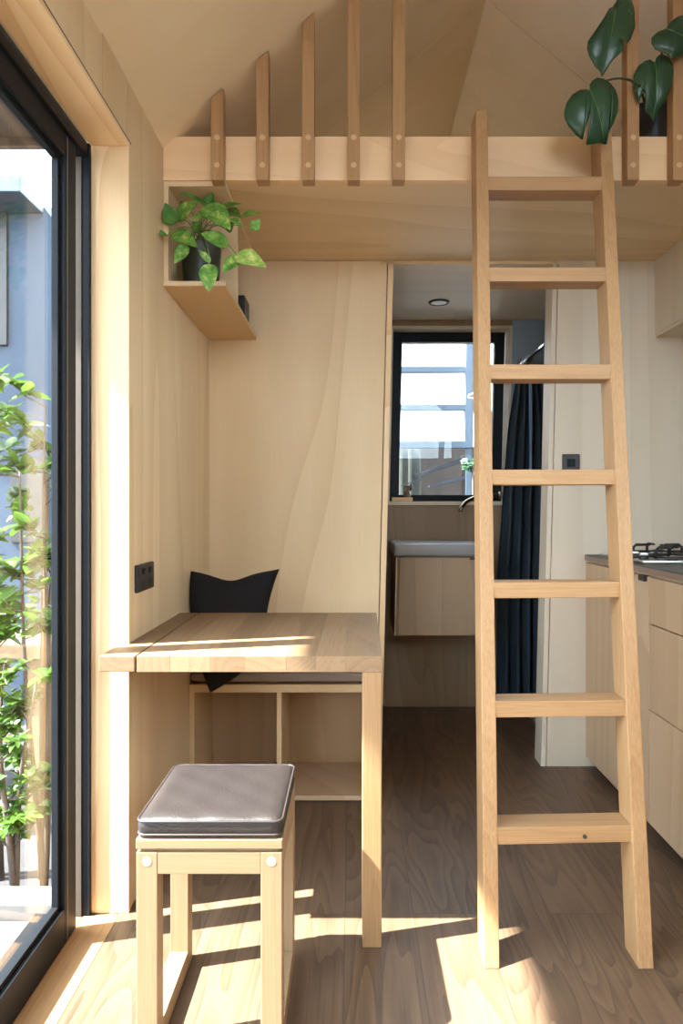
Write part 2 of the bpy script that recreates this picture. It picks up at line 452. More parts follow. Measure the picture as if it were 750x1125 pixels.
# wall behind the camera; its high gable glazing is added for frontal light
GB, GT = 1.78, 2.32
bm = BM()
box(bm, XL - .1, XR + .1, YN - .1, YN, 0, GB)
box(bm, XL - .1, -.40, YN - .1, YN, GB, WALLTOP); box(bm, 1.52, XR + .1, YN - .1, YN, GB, WALLTOP)
prism(bm, [(XL - .1, WALLTOP), (-.40, WALLTOP), (-.40, roofz(-.40) + .05), (XL - .1, WALLTOP)][:3], 'y', YN - .1, YN)
prism(bm, [(1.52, WALLTOP), (XR + .1, WALLTOP), (1.52, roofz(1.52) + .05)], 'y', YN - .1, YN)
struct('wall_front', bm, M['plyz'], 'plywood end wall below and around the gable glazing')
wd = BM()
for x in (-.40, .53, 1.49): box(wd, x, x + .06, YN - .08, YN - .02, GB, roofz(x + .03) - .002, .003)
box(wd, -.34, 1.49, YN - .08, YN - .02, GB, GB + .06, .003)
w2 = struct('window_2', wd, M['blackmetal'], 'black framed gable glazing added out of view for frontal light')
for x0, x1 in ((-.34, .53), (.59, 1.49)):
    part('pane', M['glass'], w2, lambda b: prism(b, [(x0, GB + .06), (x1, GB + .06), (x1, roofz(x1)), (x0, roofz(x0))], 'y', YN - .053, YN - .047))

# bathroom far wall with the window opening: board widths as separate strips
bm = BM()
WX0, WX1, WZ0, WZ1 = .19, .862, 1.136, 2.108
xs = [.03, .205, .32, .415, .64, WX1]
for a, b in zip(xs, xs[1:]): box(bm, a + .0012, b - .0012, YF, YF + .09, 0, WZ0)
box(bm, .03, WX0, YF, YF + .09, WZ0, 2.2); box(bm, WX0, WX1, YF, YF + .09, WZ1, 2.2)
box(bm, .03, WX1, YF + .004, YF + .085, 0, WZ0 - .002)
lean(bm)
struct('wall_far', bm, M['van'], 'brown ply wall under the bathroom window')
bm = BM(); box(bm, WX1, XR, YF, YF + .09, 0, 2.2); lean(bm)
struct('wall_shower', bm, M['bluewall'], 'blue grey shower wall beyond the curtain')
bm = BM(); box(bm, .03, .118, YB + .08, YF, 0, SOF); lean(bm)
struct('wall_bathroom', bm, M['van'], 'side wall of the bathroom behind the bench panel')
# window reveal and frame
bm = BM()
t = .014
box(bm, WX0, WX1, YF - .004, YF + .16, WZ1 - t, WZ1); box(bm, WX0, WX0 + t, YF - .004, YF + .16, WZ0, WZ1 - t)
box(bm, WX1 - t, WX1, YF - .004, YF + .16, WZ0, WZ1 - t); box(bm, WX0 - .02, WX1 + .02, YF - .02, YF + .16, WZ0 - .02, WZ0)
lean(bm); struct('trim_4', bm, M['palex'], 'pale timber reveal around the bathroom window')
bm = BM()
fx0, fx1, fz0, fz1 = WX0 + t, WX1 - t - .008, WZ0 + .002, WZ1 - t
fy0, fy1 = YF + .085, YF + .135
fw = .056
box(bm, fx0, fx1, fy0, fy1, fz1 - fw, fz1, .003); box(bm, fx0, fx1, fy0, fy1, fz0, fz0 + .036, .003)
box(bm, fx0, fx0 + fw, fy0, fy1, fz0 + .036, fz1 - fw, .003); box(bm, fx1 - fw, fx1, fy0, fy1, fz0 + .036, fz1 - fw, .003)
lean(bm); w1 = struct('window_1', bm, M['blackmetal'], 'black framed bathroom window over the vanity')
bm = BM(); box(bm, fx0 + fw, fx1 - fw, fy0 + .02, fy0 + .026, fz0 + .036, fz1 - fw); lean(bm)
obj('pane', bm, M['glass'], w1)

# bathroom ceiling and loft deck
bm = BM(); box(bm, .05, XR, YB + .004, YF + .05, SOF - .014, SOF + .02)
struct('ceiling_bathroom', bm, M['palex'], 'pale ply ceiling over the bathroom')
bm = BM(); box(bm, XL, XR, 2.225, YB + .02, SOF, 2.2); box(bm, XL, XR, YB + .02, YF + .3, SOF + .021, 2.2)
struct('ceiling_soffit', bm, M['plyx'], 'ply underside of the sleeping loft')

# sloping ceilings: near panel slightly proud of the far one
def roof_panel(bm, x0, x1, y0, y1, lift=0.0, th=.12):
    z0, z1 = roofz(x0) - lift, roofz(x1) - lift
    hexa(bm, [(x0, y0, z0), (x1, y0, z1), (x1, y1, z1), (x0, y1, z0), (x0, y0, z0 + th), (x1, y0, z1 + th), (x1, y1, z1 + th), (x0, y1, z0 + th)])
bm = BM()
XO = XL - .12
for y0, y1 in ((YN - .1, .1), (.102, 1.655), (1.66, 2.86)):
    roof_panel(bm, XO, XRID, y0, y1, 0.0 if y0 > 1.6 else .010)
KA, KB, KC, KD = -.34, -.12, 3.40, 3.66                       # opening for a hidden skylight, added to brighten the loft
roof_panel(bm, XO, KA, 2.863, YF + .3); roof_panel(bm, KB, XRID, 2.863, YF + .3)
roof_panel(bm, KA, KB, 2.863, KC); roof_panel(bm, KA, KB, KD, YF + .3)
roof_panel(bm, XO, XRID, YN - .1, 2.86, -.01)
struct('ceiling_left', bm, M['ceil'], 'sloping ply ceiling above the glass door')
sk_ = BM()
for a, b_, y0, y1 in ((KA, KA + .03, KC, KD), (KB - .03, KB, KC, KD), (KA + .03, KB - .03, KC, KC + .03), (KA + .03, KB - .03, KD - .03, KD)):
    roof_panel(sk_, a, b_, y0, y1, -.06, .05)
w4 = struct('window_4', sk_, M['blackmetal'], 'small hidden skylight added to brighten the sleeping loft')
sk_ = BM(); roof_panel(sk_, KA + .03, KB - .03, KC + .03, KD - .03, -.08, .006); obj('pane', sk_, M['glass'], w4)
bm = BM()
for y0, y1 in ((YN - .1, .1), (.102, 1.655), (1.66, 2.86), (2.863, YF + .3)):
    roof_panel(bm, XRID, XR + .12, y0, y1)
roof_panel(bm, XRID, XR + .12, YN - .1, YF + .3, -.01)
struct('ceiling_right', bm, M['ceilr'], 'sloping ply ceiling above the kitchen and loft')
bm = BM(); prism(bm, [(XL - .1, 2.16), (XR + .1, 2.16), (XR + .1, 2.3), (XRID, ZR + .08), (XL - .1, 2.3)], 'y', YF + .22, YF + .3)
struct('wall_gable', bm, M['palez'], 'ply gable wall at the end of the loft')
# door reveal linings
bm = BM(); box(bm, -.722, -.63, -.95, YC - .016, -.01, .0015)
struct('trim_5', bm, M['oaky'], 'oak threshold strip along the glass door')
bm = BM(); box(bm, -.7075, XL + .004, YC, YC + .012, 0, 2.083, .0015)
struct('trim_6', bm, M['pinez'], 'pine jamb lining beside the glass door')
bm = BM(); box(bm, -.7075, XL + .004, -.95, YC + .012, 2.083, 2.095, .0015)
struct('trim_7', bm, M['piney'], 'pine head lining above the glass door')
bm = BM(); box(bm, XL + .0002, XL + .0035, -.95, YC + .02, 2.0955, 2.0995)
struct('trim_8', bm, M['darkwood'], 'thin dark gap above the pine head lining')

# ------------------------------------------------------------------ sliding glass door
door = bpy.data.objects.new('door_1', None); COL.objects.link(door); door.location = (-.75, 1.0, 0)
door['kind'] = 'structure'; door['label'] = 'black framed sliding glass door'; door['category'] = 'door'
def fr(b):
    box(b, -.7285, -.708, 1.8395, YC, 0, 2.083, .001)                # jamb
    box(b, -.80, -.7135, -.95, YC, 2.045, 2.083, .002)               # head
    box(b, -.86, -.77, -.95, YC, -.06, -.0005, .002)              # track below the floor line
    box(b, -.80, -.72, -.95, -.89, 0, 2.083, .002)
part('door_frame', M['blackmetal'], door, fr)
part('timber_stop', M['stopwood'], door, lambda b: box(b, -.80, -.7287, 1.8355, YC - .001, 0, 2.045, .001))
SY0, SY1 = 1.716, 1.784
def leaf(b):
    box(b, -.752, -.722, SY0, SY1, .004, 2.045, .0025)             # stile
    box(b, -.752, -.722, .62, SY0, .004, .092, .0025)             # bottom rail
    box(b, -.752, -.722, .62, SY0, 1.985, 2.045, .0025)            # top rail
    box(b, -.752, -.722, .56, .62, .004, 2.045, .0025)
    box(b, -.7505, -.734, SY0 - .014, SY0, .092, 1.985, .001)      # glazing beads
    box(b, -.7505, -.734, .62, SY0 - .014, .092, .104, .001)
    box(b, -.7505, -.734, .62, SY0 - .014, 1.973, 1.985, .001)
sash = part('sliding_panel', M['blackmetal'], door, leaf)
part('stile_groove', M['gasket'], door, lambda b: box(b, -.7225, -.7212, SY0 + .012, SY0 + .016, .004, 2.04))
part('pane', M['glass'], door, lambda b: (box(b, -.748, -.744, .62, SY0 - .012, .098, 1.98)))
def leaf2(b):
    box(b, -.800, -.79, -.89, -.83, .004, 2.045, .002); box(b, -.800, -.79, .60, .66, .004, 2.045, .002)
    box(b, -.800, -.79, -.83, .60, .004, .092, .002); box(b, -.800, -.79, -.83, .60, 1.985, 2.045, .002)
part('fixed_panel', M['blackmetal'], door, leaf2)
part('pane', M['glass'], door, lambda b: box(b, -.797, -.793, -.83, .60, .092, 1.985))

# ------------------------------------------------------------------ loft railing
YBM = 2.196
rail = thing('loft_railing', (.5, YBM, SOF), 'pale timber loft edge board with upright square balusters', 'railing')
part('edge_board', M['beam'], rail, lambda b: box(b, XL + .001, XR - .001, YBM, YBM + .029, SOF, 2.295, .002))
for cx in (-.427, -.284, -.1395, .004, .1465, .885, 1.03, 1.175, 1.32):
    wd = .0195
    y0, y1 = YBM - .044, YBM
    z0 = 2.134
    zl, zr = roofz(cx - wd) - .004, roofz(cx + wd) - .004
    bb = BM()
    hexa(bb, [(cx - wd, y0, z0), (cx + wd, y0, z0), (cx + wd, y1, z0), (cx - wd, y1, z0),
              (cx - wd, y0, zl), (cx + wd, y0, zr), (cx + wd, y1, zr), (cx - wd, y1, zl)], .0025)
    bl = obj('baluster', bb, M['oakz'], rail)
    for z in (2.181, 2.268):
        part('dowel_plug', M['plug'], bl, lambda b: tube(b, [(cx, y0 - .0008, z), (cx, y0 + .004, z)], .0088, 20))

# ------------------------------------------------------------------ ladder
lad = thing('ladder', (.52, 1.64, 0), 'tall oak loft ladder with seven rungs leaning on the loft edge', 'ladder')
def lyf(z): return 1.628 + .205 * z
SD = .082
def stile(b, xb, xt, zt, w):
    """front-left x at bottom and top"""
    P = []
    for z, x in ((0, xb), (zt, xt)):
        y = lyf(z)
        P += [(x, y, z), (x + w, y, z), (x + w, y + SD, z), (x, y + SD, z)]
    hexa(b, P, .003)
stx = {}
lx0, lx1 = .314, .3795
rx0, rx1 = .682, .7585
ZT = 2.325
SW = .037
part('stile', M['oakz'], lad, lambda b: stile(b, lx0, lx1, ZT, SW))
part('stile', M['oakz'], lad, lambda b: stile(b, rx0, rx1, ZT, SW))
for i, z in enumerate((2.078, 1.783, 1.486, 1.184, .881, .583, .287)):
    k = z / ZT
    xa = lx0 + (lx1 - lx0) * k + SW - .004; xb = rx0 + (rx1 - rx0) * k + .004
    h = .021; y = lyf(z) + .002
    ty = .006 if i > 2 else .0
    rise = [0, 0, 0, .001, .001, .002, .004][i]
    bb = BM()
    hexa(bb, [(xa, y, z - h), (xb, y + ty, z - h + rise), (xb, y + .074 + ty, z - h + rise), (xa, y + .074, z - h),
              (xa, y, z + h), (xb, y + ty, z + h + rise), (xb, y + .074 + ty, z + h + rise), (xa, y + .074, z + h)], .003)
    rg = obj('rung', bb, M['oakx'], lad)
    if i == 6:
        p = at(642, 919, y - .0005 + .004)
        part('knot', M['darkwood'], rg, lambda b: tube(b, [(p.x, y + .001, p.z), (p.x, y + .006, p.z)], .0052, 14), label='dark round knot hole')

# ------------------------------------------------------------------ table
TZ = .730
tab = thing('dining_table', (-.26, 2.05, 0), 'thick oak table fixed beside the left wall, lit by a sun stripe', 'table')
tab['label'] = 'thick oak table with one square leg, reaching into the bench nook'
X0, X1, XG, Y0, Y1, TH = -.6085, .0745, -.541, 1.705, 2.41, .040
TV = [wood('table_oak_%d' % q, [c * k for c in (.27, .17, .094)], [c * k for c in (.16, .092, .046)], 'y', stretch=.07, scale=22, rings=9, ring_amt=.3, fine=.7, ringscale=4, blotch=.14) for q, k in enumerate((1.0, .86, 1.13))]
bm = BM(); ex = [XG + .0025, -.455, -.355, -.268, -.165, -.092, -.018, X1]
for q in range(7):
    n0 = len(bm.faces); f0 = 1 + .010 * (ex[q] - ex[0]) / (X1 - ex[0]); 
    a0, a1 = ex[q], ex[q + 1]; sk = lambda v: v + .010 * (v - ex[0]) / (X1 - ex[0])
    hexa(bm, [(a0, Y0, TZ - TH), (a1, Y0, TZ - TH), (sk(a1), Y1, TZ - TH), (sk(a0), Y1, TZ - TH), (a0, Y0, TZ), (a1, Y0, TZ), (sk(a1), Y1, TZ), (sk(a0), Y1, TZ)], .0006, 1)
    bm.faces.ensure_lookup_table()
    for f in bm.faces[n0:]: f.material_index = (0, 2, 1, 0, 1, 2, 0)[q]
obj('tabletop', bm, TV, tab)
def leafpiece(b):
    prism(b, [(-.634, Y0), (XG - .0025, Y0), (XG - .0025, Y1), (X0, Y1), (X0, YC - .004), (-.634, YC - .004)], 'z', TZ - TH, TZ, .0025)
part('wall_leaf', TV[1], tab, leafpiece)
TL_ = wood('table_oak_leg', (.34, .205, .098), (.20, .11, .048), 'z', stretch=.06, scale=22, rings=9, ring_amt=.25, fine=.75, ringscale=4)
part('leg', TL_, tab, lambda b: box(b, .0245, .0735, Y0 + .002, Y0 + .052, 0, TZ - TH, .003))
part('cleat', M['oakx'], tab, lambda b: box(b, X0 + .02, X1 - .08, Y1 - .10, Y1 - .07, TZ - TH - .03, TZ - TH, .002))

# ------------------------------------------------------------------ stool
sx0, sx1, sy0, sy1 = -.434, -.141, 1.37, 1.67
SZ = .435
st = thing('stool', ((sx0 + sx1) / 2, (sy0 + sy1) / 2, 0), 'square oak stool with open box frame and runners, in front of the table', 'stool')
part('seat_board', seat_oak_x, st, lambda b: box(b, sx0 - .001, sx1 + .001, sy0 - .001, sy1 + .001, SZ - .020, SZ, .0025))
part('spacer', seat_oak_x, st, lambda b: box(b, sx0 + .008, sx1 - .008, sy0 + .008, sy1 - .008, SZ - .027, SZ - .0195))
L = .043; FZ = SZ - .0265
for x in (sx0, sx1 - L):
    for y in (sy0, sy1 - L):
        lg = part('leg', seat_oak_z, st, lambda b: box(b, x, x + L, y, y + L, 0, FZ, .002))
        yy, dy = (y, -1) if y == sy0 else (y + L, 1)
        part('dowel_plug', M['plug'], lg, lambda b: tube(b, [(x + L / 2, yy + dy * .0006, FZ - .018), (x + L / 2, yy - dy * .003, FZ - .018)], .0095, 20))
for y in (sy0, sy1 - L):
    part('apron', seat_oak_x, st, lambda b: box(b, sx0 + L, sx1 - L, y + .0005, y + .028, FZ - .044, FZ - .0003, .0015))
for x in (sx0, sx1 - .028):
    part('apron', seat_oak_y, st, lambda b: box(b, x + .0005, x + .0275, sy0 + L, sy1 - L, FZ - .044, FZ - .0003, .0015))
for x in (sx0, sx1 - L):
    part('runner', seat_oak_y, st, lambda b: box(b, x + .0005, x + L - .0005, sy0 + L, sy1 - L, 0, .043, .0015))

def cushion_bm(x0, x1, y0, y1, z0, z1, bulge=.006, n=24, wr=.0, seed=1):
    rnd = random.Random(seed)
    bm = BM()
    cx, cy, cz = (x0 + x1) / 2, (y0 + y1) / 2, (z0 + z1) / 2
    bmesh.ops.create_cube(bm, size=2)
    bmesh.ops.subdivide_edges(bm, edges=bm.edges[:], cuts=n, use_grid_fill=True)
    hx, hy, hz = (x1 - x0) / 2, (y1 - y0) / 2, (z1 - z0) / 2
    ph = [rnd.uniform(0, 6) for _ in range(6)]
    for v in bm.verts:
        u, w, q = v.co
        # rounded plan corners
        cr = .10
        ax, ay = max(0, abs(u) - (1 - cr)), max(0, abs(w) - (1 - cr))
        d = math.hypot(ax, ay)
        if ax > 0 and ay > 0 and d > 0:
            k = cr / max(d, cr) if d > cr else 1
            u = math.copysign((1 - cr) + ax * k, u); w = math.copysign((1 - cr) + ay * k, w)
        edge = max(abs(v.co.x), abs(v.co.y))
        sh = 1 - .35 * max(0, (edge - .80) / .2) ** 2
        top = q * hz * sh
        if abs(q) > .99:
            top += math.copysign(bulge * (1 - v.co.x ** 2) * (1 - v.co.y ** 2), q)
        side = 1 + (.012 * (1 - q * q) if edge > .98 else 0)
        ripple = wr * math.sin(u * 9 + ph[0] + 4 * w) * math.sin(w * 7 + ph[1]) if edge < .98 else wr * .9 * math.sin(u * 16 + ph[2] + q * 2) * math.sin(w * 13 + ph[3])
        v.co = Vector((cx + u * hx * side, cy + w * hy * side, cz + top + ripple))
    return bm
cu = thing('stool_cushion', (-.287, 1.52, SZ), 'taupe leather square pad lying on the oak stool', 'cushion')
cz0, cz1 = SZ + .0015, SZ + .042
obj('cover', cushion_bm(-.433, -.143, 1.373, 1.672, cz0, cz1, .003, 26, .0012), M['leather'], cu, True)
def rounded_loop(x0, x1, y0, y1, z, r=.018, k=6):
    P = []
    for cx, cy, a0 in ((x1 - r, y1 - r, 0), (x0 + r, y1 - r, 90), (x0 + r, y0 + r, 180), (x1 - r, y0 + r, 270)):
        for i in range(k + 1):
            a = R(a0 + 90 * i / k); P.append((cx + r * math.cos(a), cy + r * math.sin(a), z))
    return P
for z in (cz1 - .0075, cz0 + .0065):
    part('piping', M['piping'], cu, lambda b: tube(b, rounded_loop(-.4345, -.1415, 1.3715, 1.6735, z), .0024, 8, closed=True), True)

# ------------------------------------------------------------------ bench and what is on it
BY, BZ = 2.55, .440
ben = thing('bench', (-.26, 2.73, 0), 'built-in plywood bench with open compartments under the table', 'bench')
bx0, bx1 = XL + .001, .085
part('seat_panel', M['tan'], ben, lambda b: box(b, bx0, bx1, BY, YB - .001, BZ - .030, BZ, .002))
for x in (bx0, -.283, bx1 - .018):
    part('divider', M['tan'], ben, lambda b: box(b, x, x + .018, BY + .002, YB - .02, .0, BZ - .030, .001))
part('base_panel', M['cab'], ben, lambda b: (box(b, bx0 + .018, -.283, BY + .003, YB - .02, .006, .024, .001), box(b, -.265, bx1 - .018, BY + .003, YB - .02, .006, .024, .001)))
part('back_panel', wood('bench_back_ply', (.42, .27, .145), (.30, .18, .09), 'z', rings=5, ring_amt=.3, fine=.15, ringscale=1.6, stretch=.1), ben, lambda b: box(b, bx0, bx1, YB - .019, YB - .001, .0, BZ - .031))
bc = tag(obj('bench_cushion', cushion_bm(bx0 + .004, bx1 - .004, BY + .002, YB - .004, BZ + .004, BZ + .049, .002, 20, .0), M['felt'], None, True, origin=(-.26, 2.73, BZ)),
         'brown grey felt seat pad along the bench', 'cushion')

def pillow_bm(TL, TR, BR, BL, T, n=26, bow=(0, 0, 0, 0), dip=0):
    bm = BM(); G = {}
    TL, TR, BR, BL = map(Vector, (TL, TR, BR, BL))
    nrm = (TR - TL).cross(BL - TL).normalized()
    for s in (1, -1):
        for i in range(n + 1):
            for j in range(n + 1):
                u, v = i / n, j / n
                if s == -1 and (i in (0, n) or j in (0, n)):
                    G[s, i, j] = G[1, i, j]; continue
                p = TL * (1 - u) * (1 - v) + TR * u * (1 - v) + BR * u * v + BL * (1 - u) * v
                ex = (TR - TL).normalized(); ey = (BL - TL).normalized()
                p = p + ex * (-bow[0]) * 4 * v * (1 - v) * (1 - u) + ex * bow[1] * 4 * v * (1 - v) * u
                p = p - ey * bow[2] * 4 * u * (1 - u) * (1 - v) + ey * bow[3] * 4 * u * (1 - u) * v
                a, c = 2 * u - 1, 2 * v - 1
                th = T * ((1 - a ** 4) * (1 - c ** 4)) ** .6
                th += .004 * math.sin(11 * u + 5 * v) * (1 - a * a) * (1 - c * c)
                dd = dip * math.exp(-((u - .42) / .22) ** 2) * (1 - v) ** 2
                p = p + ey * dd
                G[s, i, j] = bm.verts.new(p + nrm * th * s)
    for s in (1, -1):
        for i in range(n):
            for j in range(n):
                q = [G[s, i, j], G[s, i + 1, j], G[s, i + 1, j + 1], G[s, i, j + 1]]
                try: bm.faces.new(q if s == 1 else q[::-1])
                except ValueError: pass
    return bm
pb = pillow_bm(at(209.5, 627, 2.53), at(307, 625, 2.61), at(292, 716, 2.60), at(231, 761, 2.475), .042, bow=(.03, -.02, -.015, .01), dip=.026)
tag(obj('throw_pillow', pb, M['pillow'], None, True, origin=(-.45, 2.53, .5)), 'black linen pillow slumped in the bench corner', 'pillow')

# ------------------------------------------------------------------ wall shelf with plant
sh = thing('shelf_box', (-.51, 2.55, SOF), 'open plywood shelf box hung below the loft in the corner', 'shelf')
hx0, hx1, hy0, hy1, hz0, hz1 = XL + .001, -.408, 2.200, YB - .001, 1.8145, SOF - .001
th = .016
part('bottom_board', M['tan'], sh, lambda b: box(b, hx0, hx1, hy0, hy1, hz0, hz0 + th, .001))
part('top_board', M['plyedge'], sh, lambda b: box(b, hx0 + th, hx1, hy0, hy1, hz1 - th, hz1, .001))
part('side_board', M['plyz'], sh, lambda b: box(b, hx0, hx0 + th, hy0, hy1, hz0 + th, hz1, .001))
part('divider', M['plyz'], sh, lambda b: box(b, hx0 + th, hx1 - .003, 2.44, 2.455, hz0 + th, hz1 - th, .001))
part('edge_strip', M['plyedge'], sh, lambda b: box(b, hx0, hx1, hy0 - .0015, hy0 - .0002, hz0 + .002, hz0 + th))
sb = thing('speaker', (-.47, 2.80, hz0 + th), 'small black box speaker at the back of the shelf box', 'speaker')
part('body', M['black'], sb, lambda b: box(b, -.545, -.432, 2.74, 2.86, hz0 + th, hz0 + th + .125, .006))
part('grille', M['iron'], sb, lambda b: box(b, -.536, -.441, 2.7375, 2.7405, hz0 + th + .01, hz0 + th + .115, .001))
tr = thing('torch', (-.425, 2.50, hz0 + th), 'slim black rod with a silver tip standing behind the shelf divider', 'torch')
part('barrel', M['black'], tr, lambda b: tube(b, [(-.4265, 2.49, hz0 + th + .012), (-.4265, 2.49, hz0 + th + .215)], [.0085, .0085], 16), True)
part('tip', M['chrome'], tr, lambda b: tube(b, [(-.4265, 2.49, hz0 + th), (-.4265, 2.49, hz0 + th + .012)], [.006, .0085], 16), True)

def leaf_bm(base, tip, width, nrm, fold=.25, droop=.12, heart=.35, n=14, m=8, bm=None, wave=0):
    """ovate leaf grid from base to tip, its face turned to nrm"""
    bm = bm or BM()
    base, tip = Vector(base), Vector(tip)
    ax = tip - base; Ln = ax.length; ax.normalize()
    nz = Vector(nrm); nz = (nz - ax * nz.dot(ax)).normalized(); sd = ax.cross(nz).normalized()
    rows = []
    for i in range(n + 1):
        t = i / n
        w = width * .5 * 1.42 * (math.sin(math.pi * t ** .72) ** .8) * (1 - .25 * t)
        if i == 0: w = .0006
        if i == n: w = .0003
        row = []
        for j in range(-m // 2, m // 2 + 1):
            s = j / (m / 2)
            back = heart * .12 * Ln * (abs(s) ** 1.5) * max(0, 1 - t * 3)
            z = fold * abs(s) * w - droop * Ln * t * t - .15 * fold * w * s * s + wave * w * math.sin(9 * t + 2 * s) * abs(s)
            row.append(bm.verts.new(base + ax * (Ln * t - back) + sd * (w * s) + nz * z))
        rows.append(row)
    for A, B in zip(rows, rows[1:]):
        for k in range(len(A) - 1): bm.faces.new((A[k], A[k + 1], B[k + 1], B[k]))
    return bm
PC = Vector((-.513, 2.318, hz0 + th))
po = thing('potted_pothos', PC, 'trailing variegated pothos in a dark glazed pot in the shelf box', 'potted plant')
part('pot', M['potblack'], po, lambda b: lathe(b, [(.048, 0), (.056, .003), (.0585, .012), (.0575, .022), (.059, .03), (.064, .10), (.067, .150), (.0675, .156), (.062, .157), (.060, .14), (.002, .138)], PC, 48), True)
part('soil', M['soil'], po, lambda b: lathe(b, [(.0605, .136), (.055, .143), (.02, .147), (.001, .147)], PC, 32), True)
def c6(x, y, Y): return at(150 + x / 4.6875, 190 + y / 4.6875, Y)
LV = [ # base, tip, width(px of the crop), depth, depth at tip, kind, normal x,z
 ((190, 262), (148, 155), 72, 2.20, 2.15, 1, (.2, -.9, .3)), ((212, 240), (306, 140), 74, 2.22, 2.17, 0, (-.2, -.9, .4)),
 ((155, 325), (45, 287), 50, 2.17, 2.13, 1, (-.1, -.5, .8)), ((188, 312), (308, 364), 74, 2.18, 2.12, 0, (0, -.8, .6)),
 ((255, 374), (195, 464), 54, 2.14, 2.12, 0, (.3, -.9, .2)), ((372, 172), (388, 102), 52, 2.26, 2.24, 1, (.1, -.9, .3)),
 ((385, 225), (285, 228), 56, 2.20, 2.15, 0, (0, -.7, .7)), ((362, 168), (480, 278), 96, 2.18, 2.12, 0, (.1, -.8, .6)),
 ((438, 180), (537, 148), 40, 2.21, 2.19, 1, (.1, -.5, .8)), ((545, 222), (634, 200), 44, 2.16, 2.14, 0, (.1, -.6, .8)),
 ((597, 292), (634, 236), 42, 2.14, 2.13, 0, (.3, -.9, .1)), ((466, 372), (335, 303), 78, 2.15, 2.11, 0, (0, -.8, .6)),
 ((376, 474), (368, 606), 78, 2.13, 2.115, 0, (-.1, -.95, .2)), ((528, 440), (440, 500), 66, 2.14, 2.11, 0, (0, -.8, .5)),
 ((515, 425), (664, 472), 86, 2.13, 2.10, 2, (0, -.75, .6)), ((355, 168), (226, 90), 40, 2.25, 2.21, 1, (.1, -.5, .9)),
 ((488, 240), (538, 266), 34, 2.17, 2.14, 0, (.1, -.7, .7)), ((378, 458), (317, 392), 30, 2.14, 2.13, 0, (.5, -.8, .1)),
 ((460, 190), (535, 225), 60, 2.26, 2.22, 1, (.1, -.6, .7)), ((320, 300), (290, 250), 46, 2.24, 2.21, 1, (0, -.9, .3)),
 ((255, 200), (225, 145), 50, 2.25, 2.22, 1, (-.1, -.9, .3)), ((400, 235), (432, 175), 62, 2.24, 2.2, 0, (0, -.8, .5)),
 ((470, 300), (500, 250), 44, 2.22, 2.2, 1, (.1, -.8, .5)),
]
M['pothosy'] = leaf_mat('yellow_variegated_leaf', (.11, .29, .04), (.40, .54, .12), (.74, .76, .32), scale=34, thr=.47, transl=.2)
pm = [M['pothos'], M['pothosg'], M['pothosy']]
for i, (b_, t_, w, yb, yt, k, nn) in enumerate(LV):
    B_, T_ = c6(*b_, yb), c6(*t_, yt)
    wm = w / 4.6875 * yb / 750
    # vine from the pot to the leaf
    mid = PC + Vector((random.uniform(-.02, .02), random.uniform(-.03, .0), .21 + random.uniform(0, .03)))
    s0 = PC + Vector((random.uniform(-.03, .03), random.uniform(-.03, .02), .143))
    pts = []
    for q in range(13):
        t = q / 12
        pts.append(s0 * (1 - t) ** 3 + 3 * mid * t * (1 - t) ** 2 + 3 * ((mid + B_) / 2 + Vector((0, -.015, .02))) * t * t * (1 - t) + B_ * t ** 3)
    stm = part('stem', M['stem'], po, lambda b: tube(b, pts, .0016, 6), True)
    lf = obj('leaf', leaf_bm(B_, T_, wm, (nn[0], nn[1] - .5, nn[2]), fold=random.uniform(.25, .45), droop=random.uniform(.05, .14), wave=.04), pm[k], stm, True)
    md = lf.modifiers.new('thickness', 'SOLIDIFY'); md.thickness = .0006

# ------------------------------------------------------------------ monstera on the loft edge
MP = Vector((1.035, 2.36, 2.2))
mo = thing('potted_monstera', MP, 'large leafed monstera in a charcoal pot behind the loft edge', 'potted plant')
part('pot', M['potdark'], mo, lambda b: lathe(b, [(.075, 0), (.08, .004), (.092, .18), (.094, .235), (.098, .238), (.098, .258), (.09, .258), (.088, .23), (.002, .228)], MP, 40), True)
part('soil', M['soil'], mo, lambda b: lathe(b, [(.0885, .226), (.07, .235), (.001, .238)], MP, 32), True)
ML = [
 (2.0, [(245,485),(247,450),(262,425),(290,407),(330,412),(365,435),(395,475),(408,530),(405,590),(385,650),(364,700),(354,722),(362,748),(320,748),(285,755),(245,760),(240,752),(246,700),(252,650),(252,614),(245,608),(235,640),(225,690),(220,735),(213,735),(180,710),(140,665),(118,625),(112,590),(122,545),(150,505),(190,482),(225,478)], (245,485), (345,740)),
 (2.10, [(385,45),(372,25),(350,35),(320,90),(280,150),(240,205),(237,240),(250,280),(285,330),(320,355),(332,375),(342,345),(375,310),(415,275),(434,255),(430,225),(410,190),(388,155),(383,128),(397,118),(420,140),(435,180),(447,228),(470,200),(500,125),(498,110),(470,92),(446,72),(446,52),(465,52),(490,75),(497,60),(495,10),(480,-50),(430,-70),(400,-30),(390,10)], (385,45), (332,370)),
 (2.12, [(605,332),(575,315),(545,325),(510,355),(490,400),(490,460),(505,510),(524,552),(530,520),(545,480),(570,445),(587,440),(582,470),(567,510),(556,555),(566,588),(590,598),(625,628),(640,575),(670,530),(695,470),(702,410),(703,350),(690,305),(660,285),(630,285),(612,305)], (605,332), (618,620)),
 (2.10, [(665,145),(690,110),(720,85),(760,66),(830,70),(890,110),(900,170),(860,240),(780,270),(705,310),(692,290),(650,272),(610,250),(590,215),(592,185),(620,160),(650,150)], (665,145), (880,250)),
]
def c5(x, y, Y): return at(600 + x / 5, y / 5, Y)
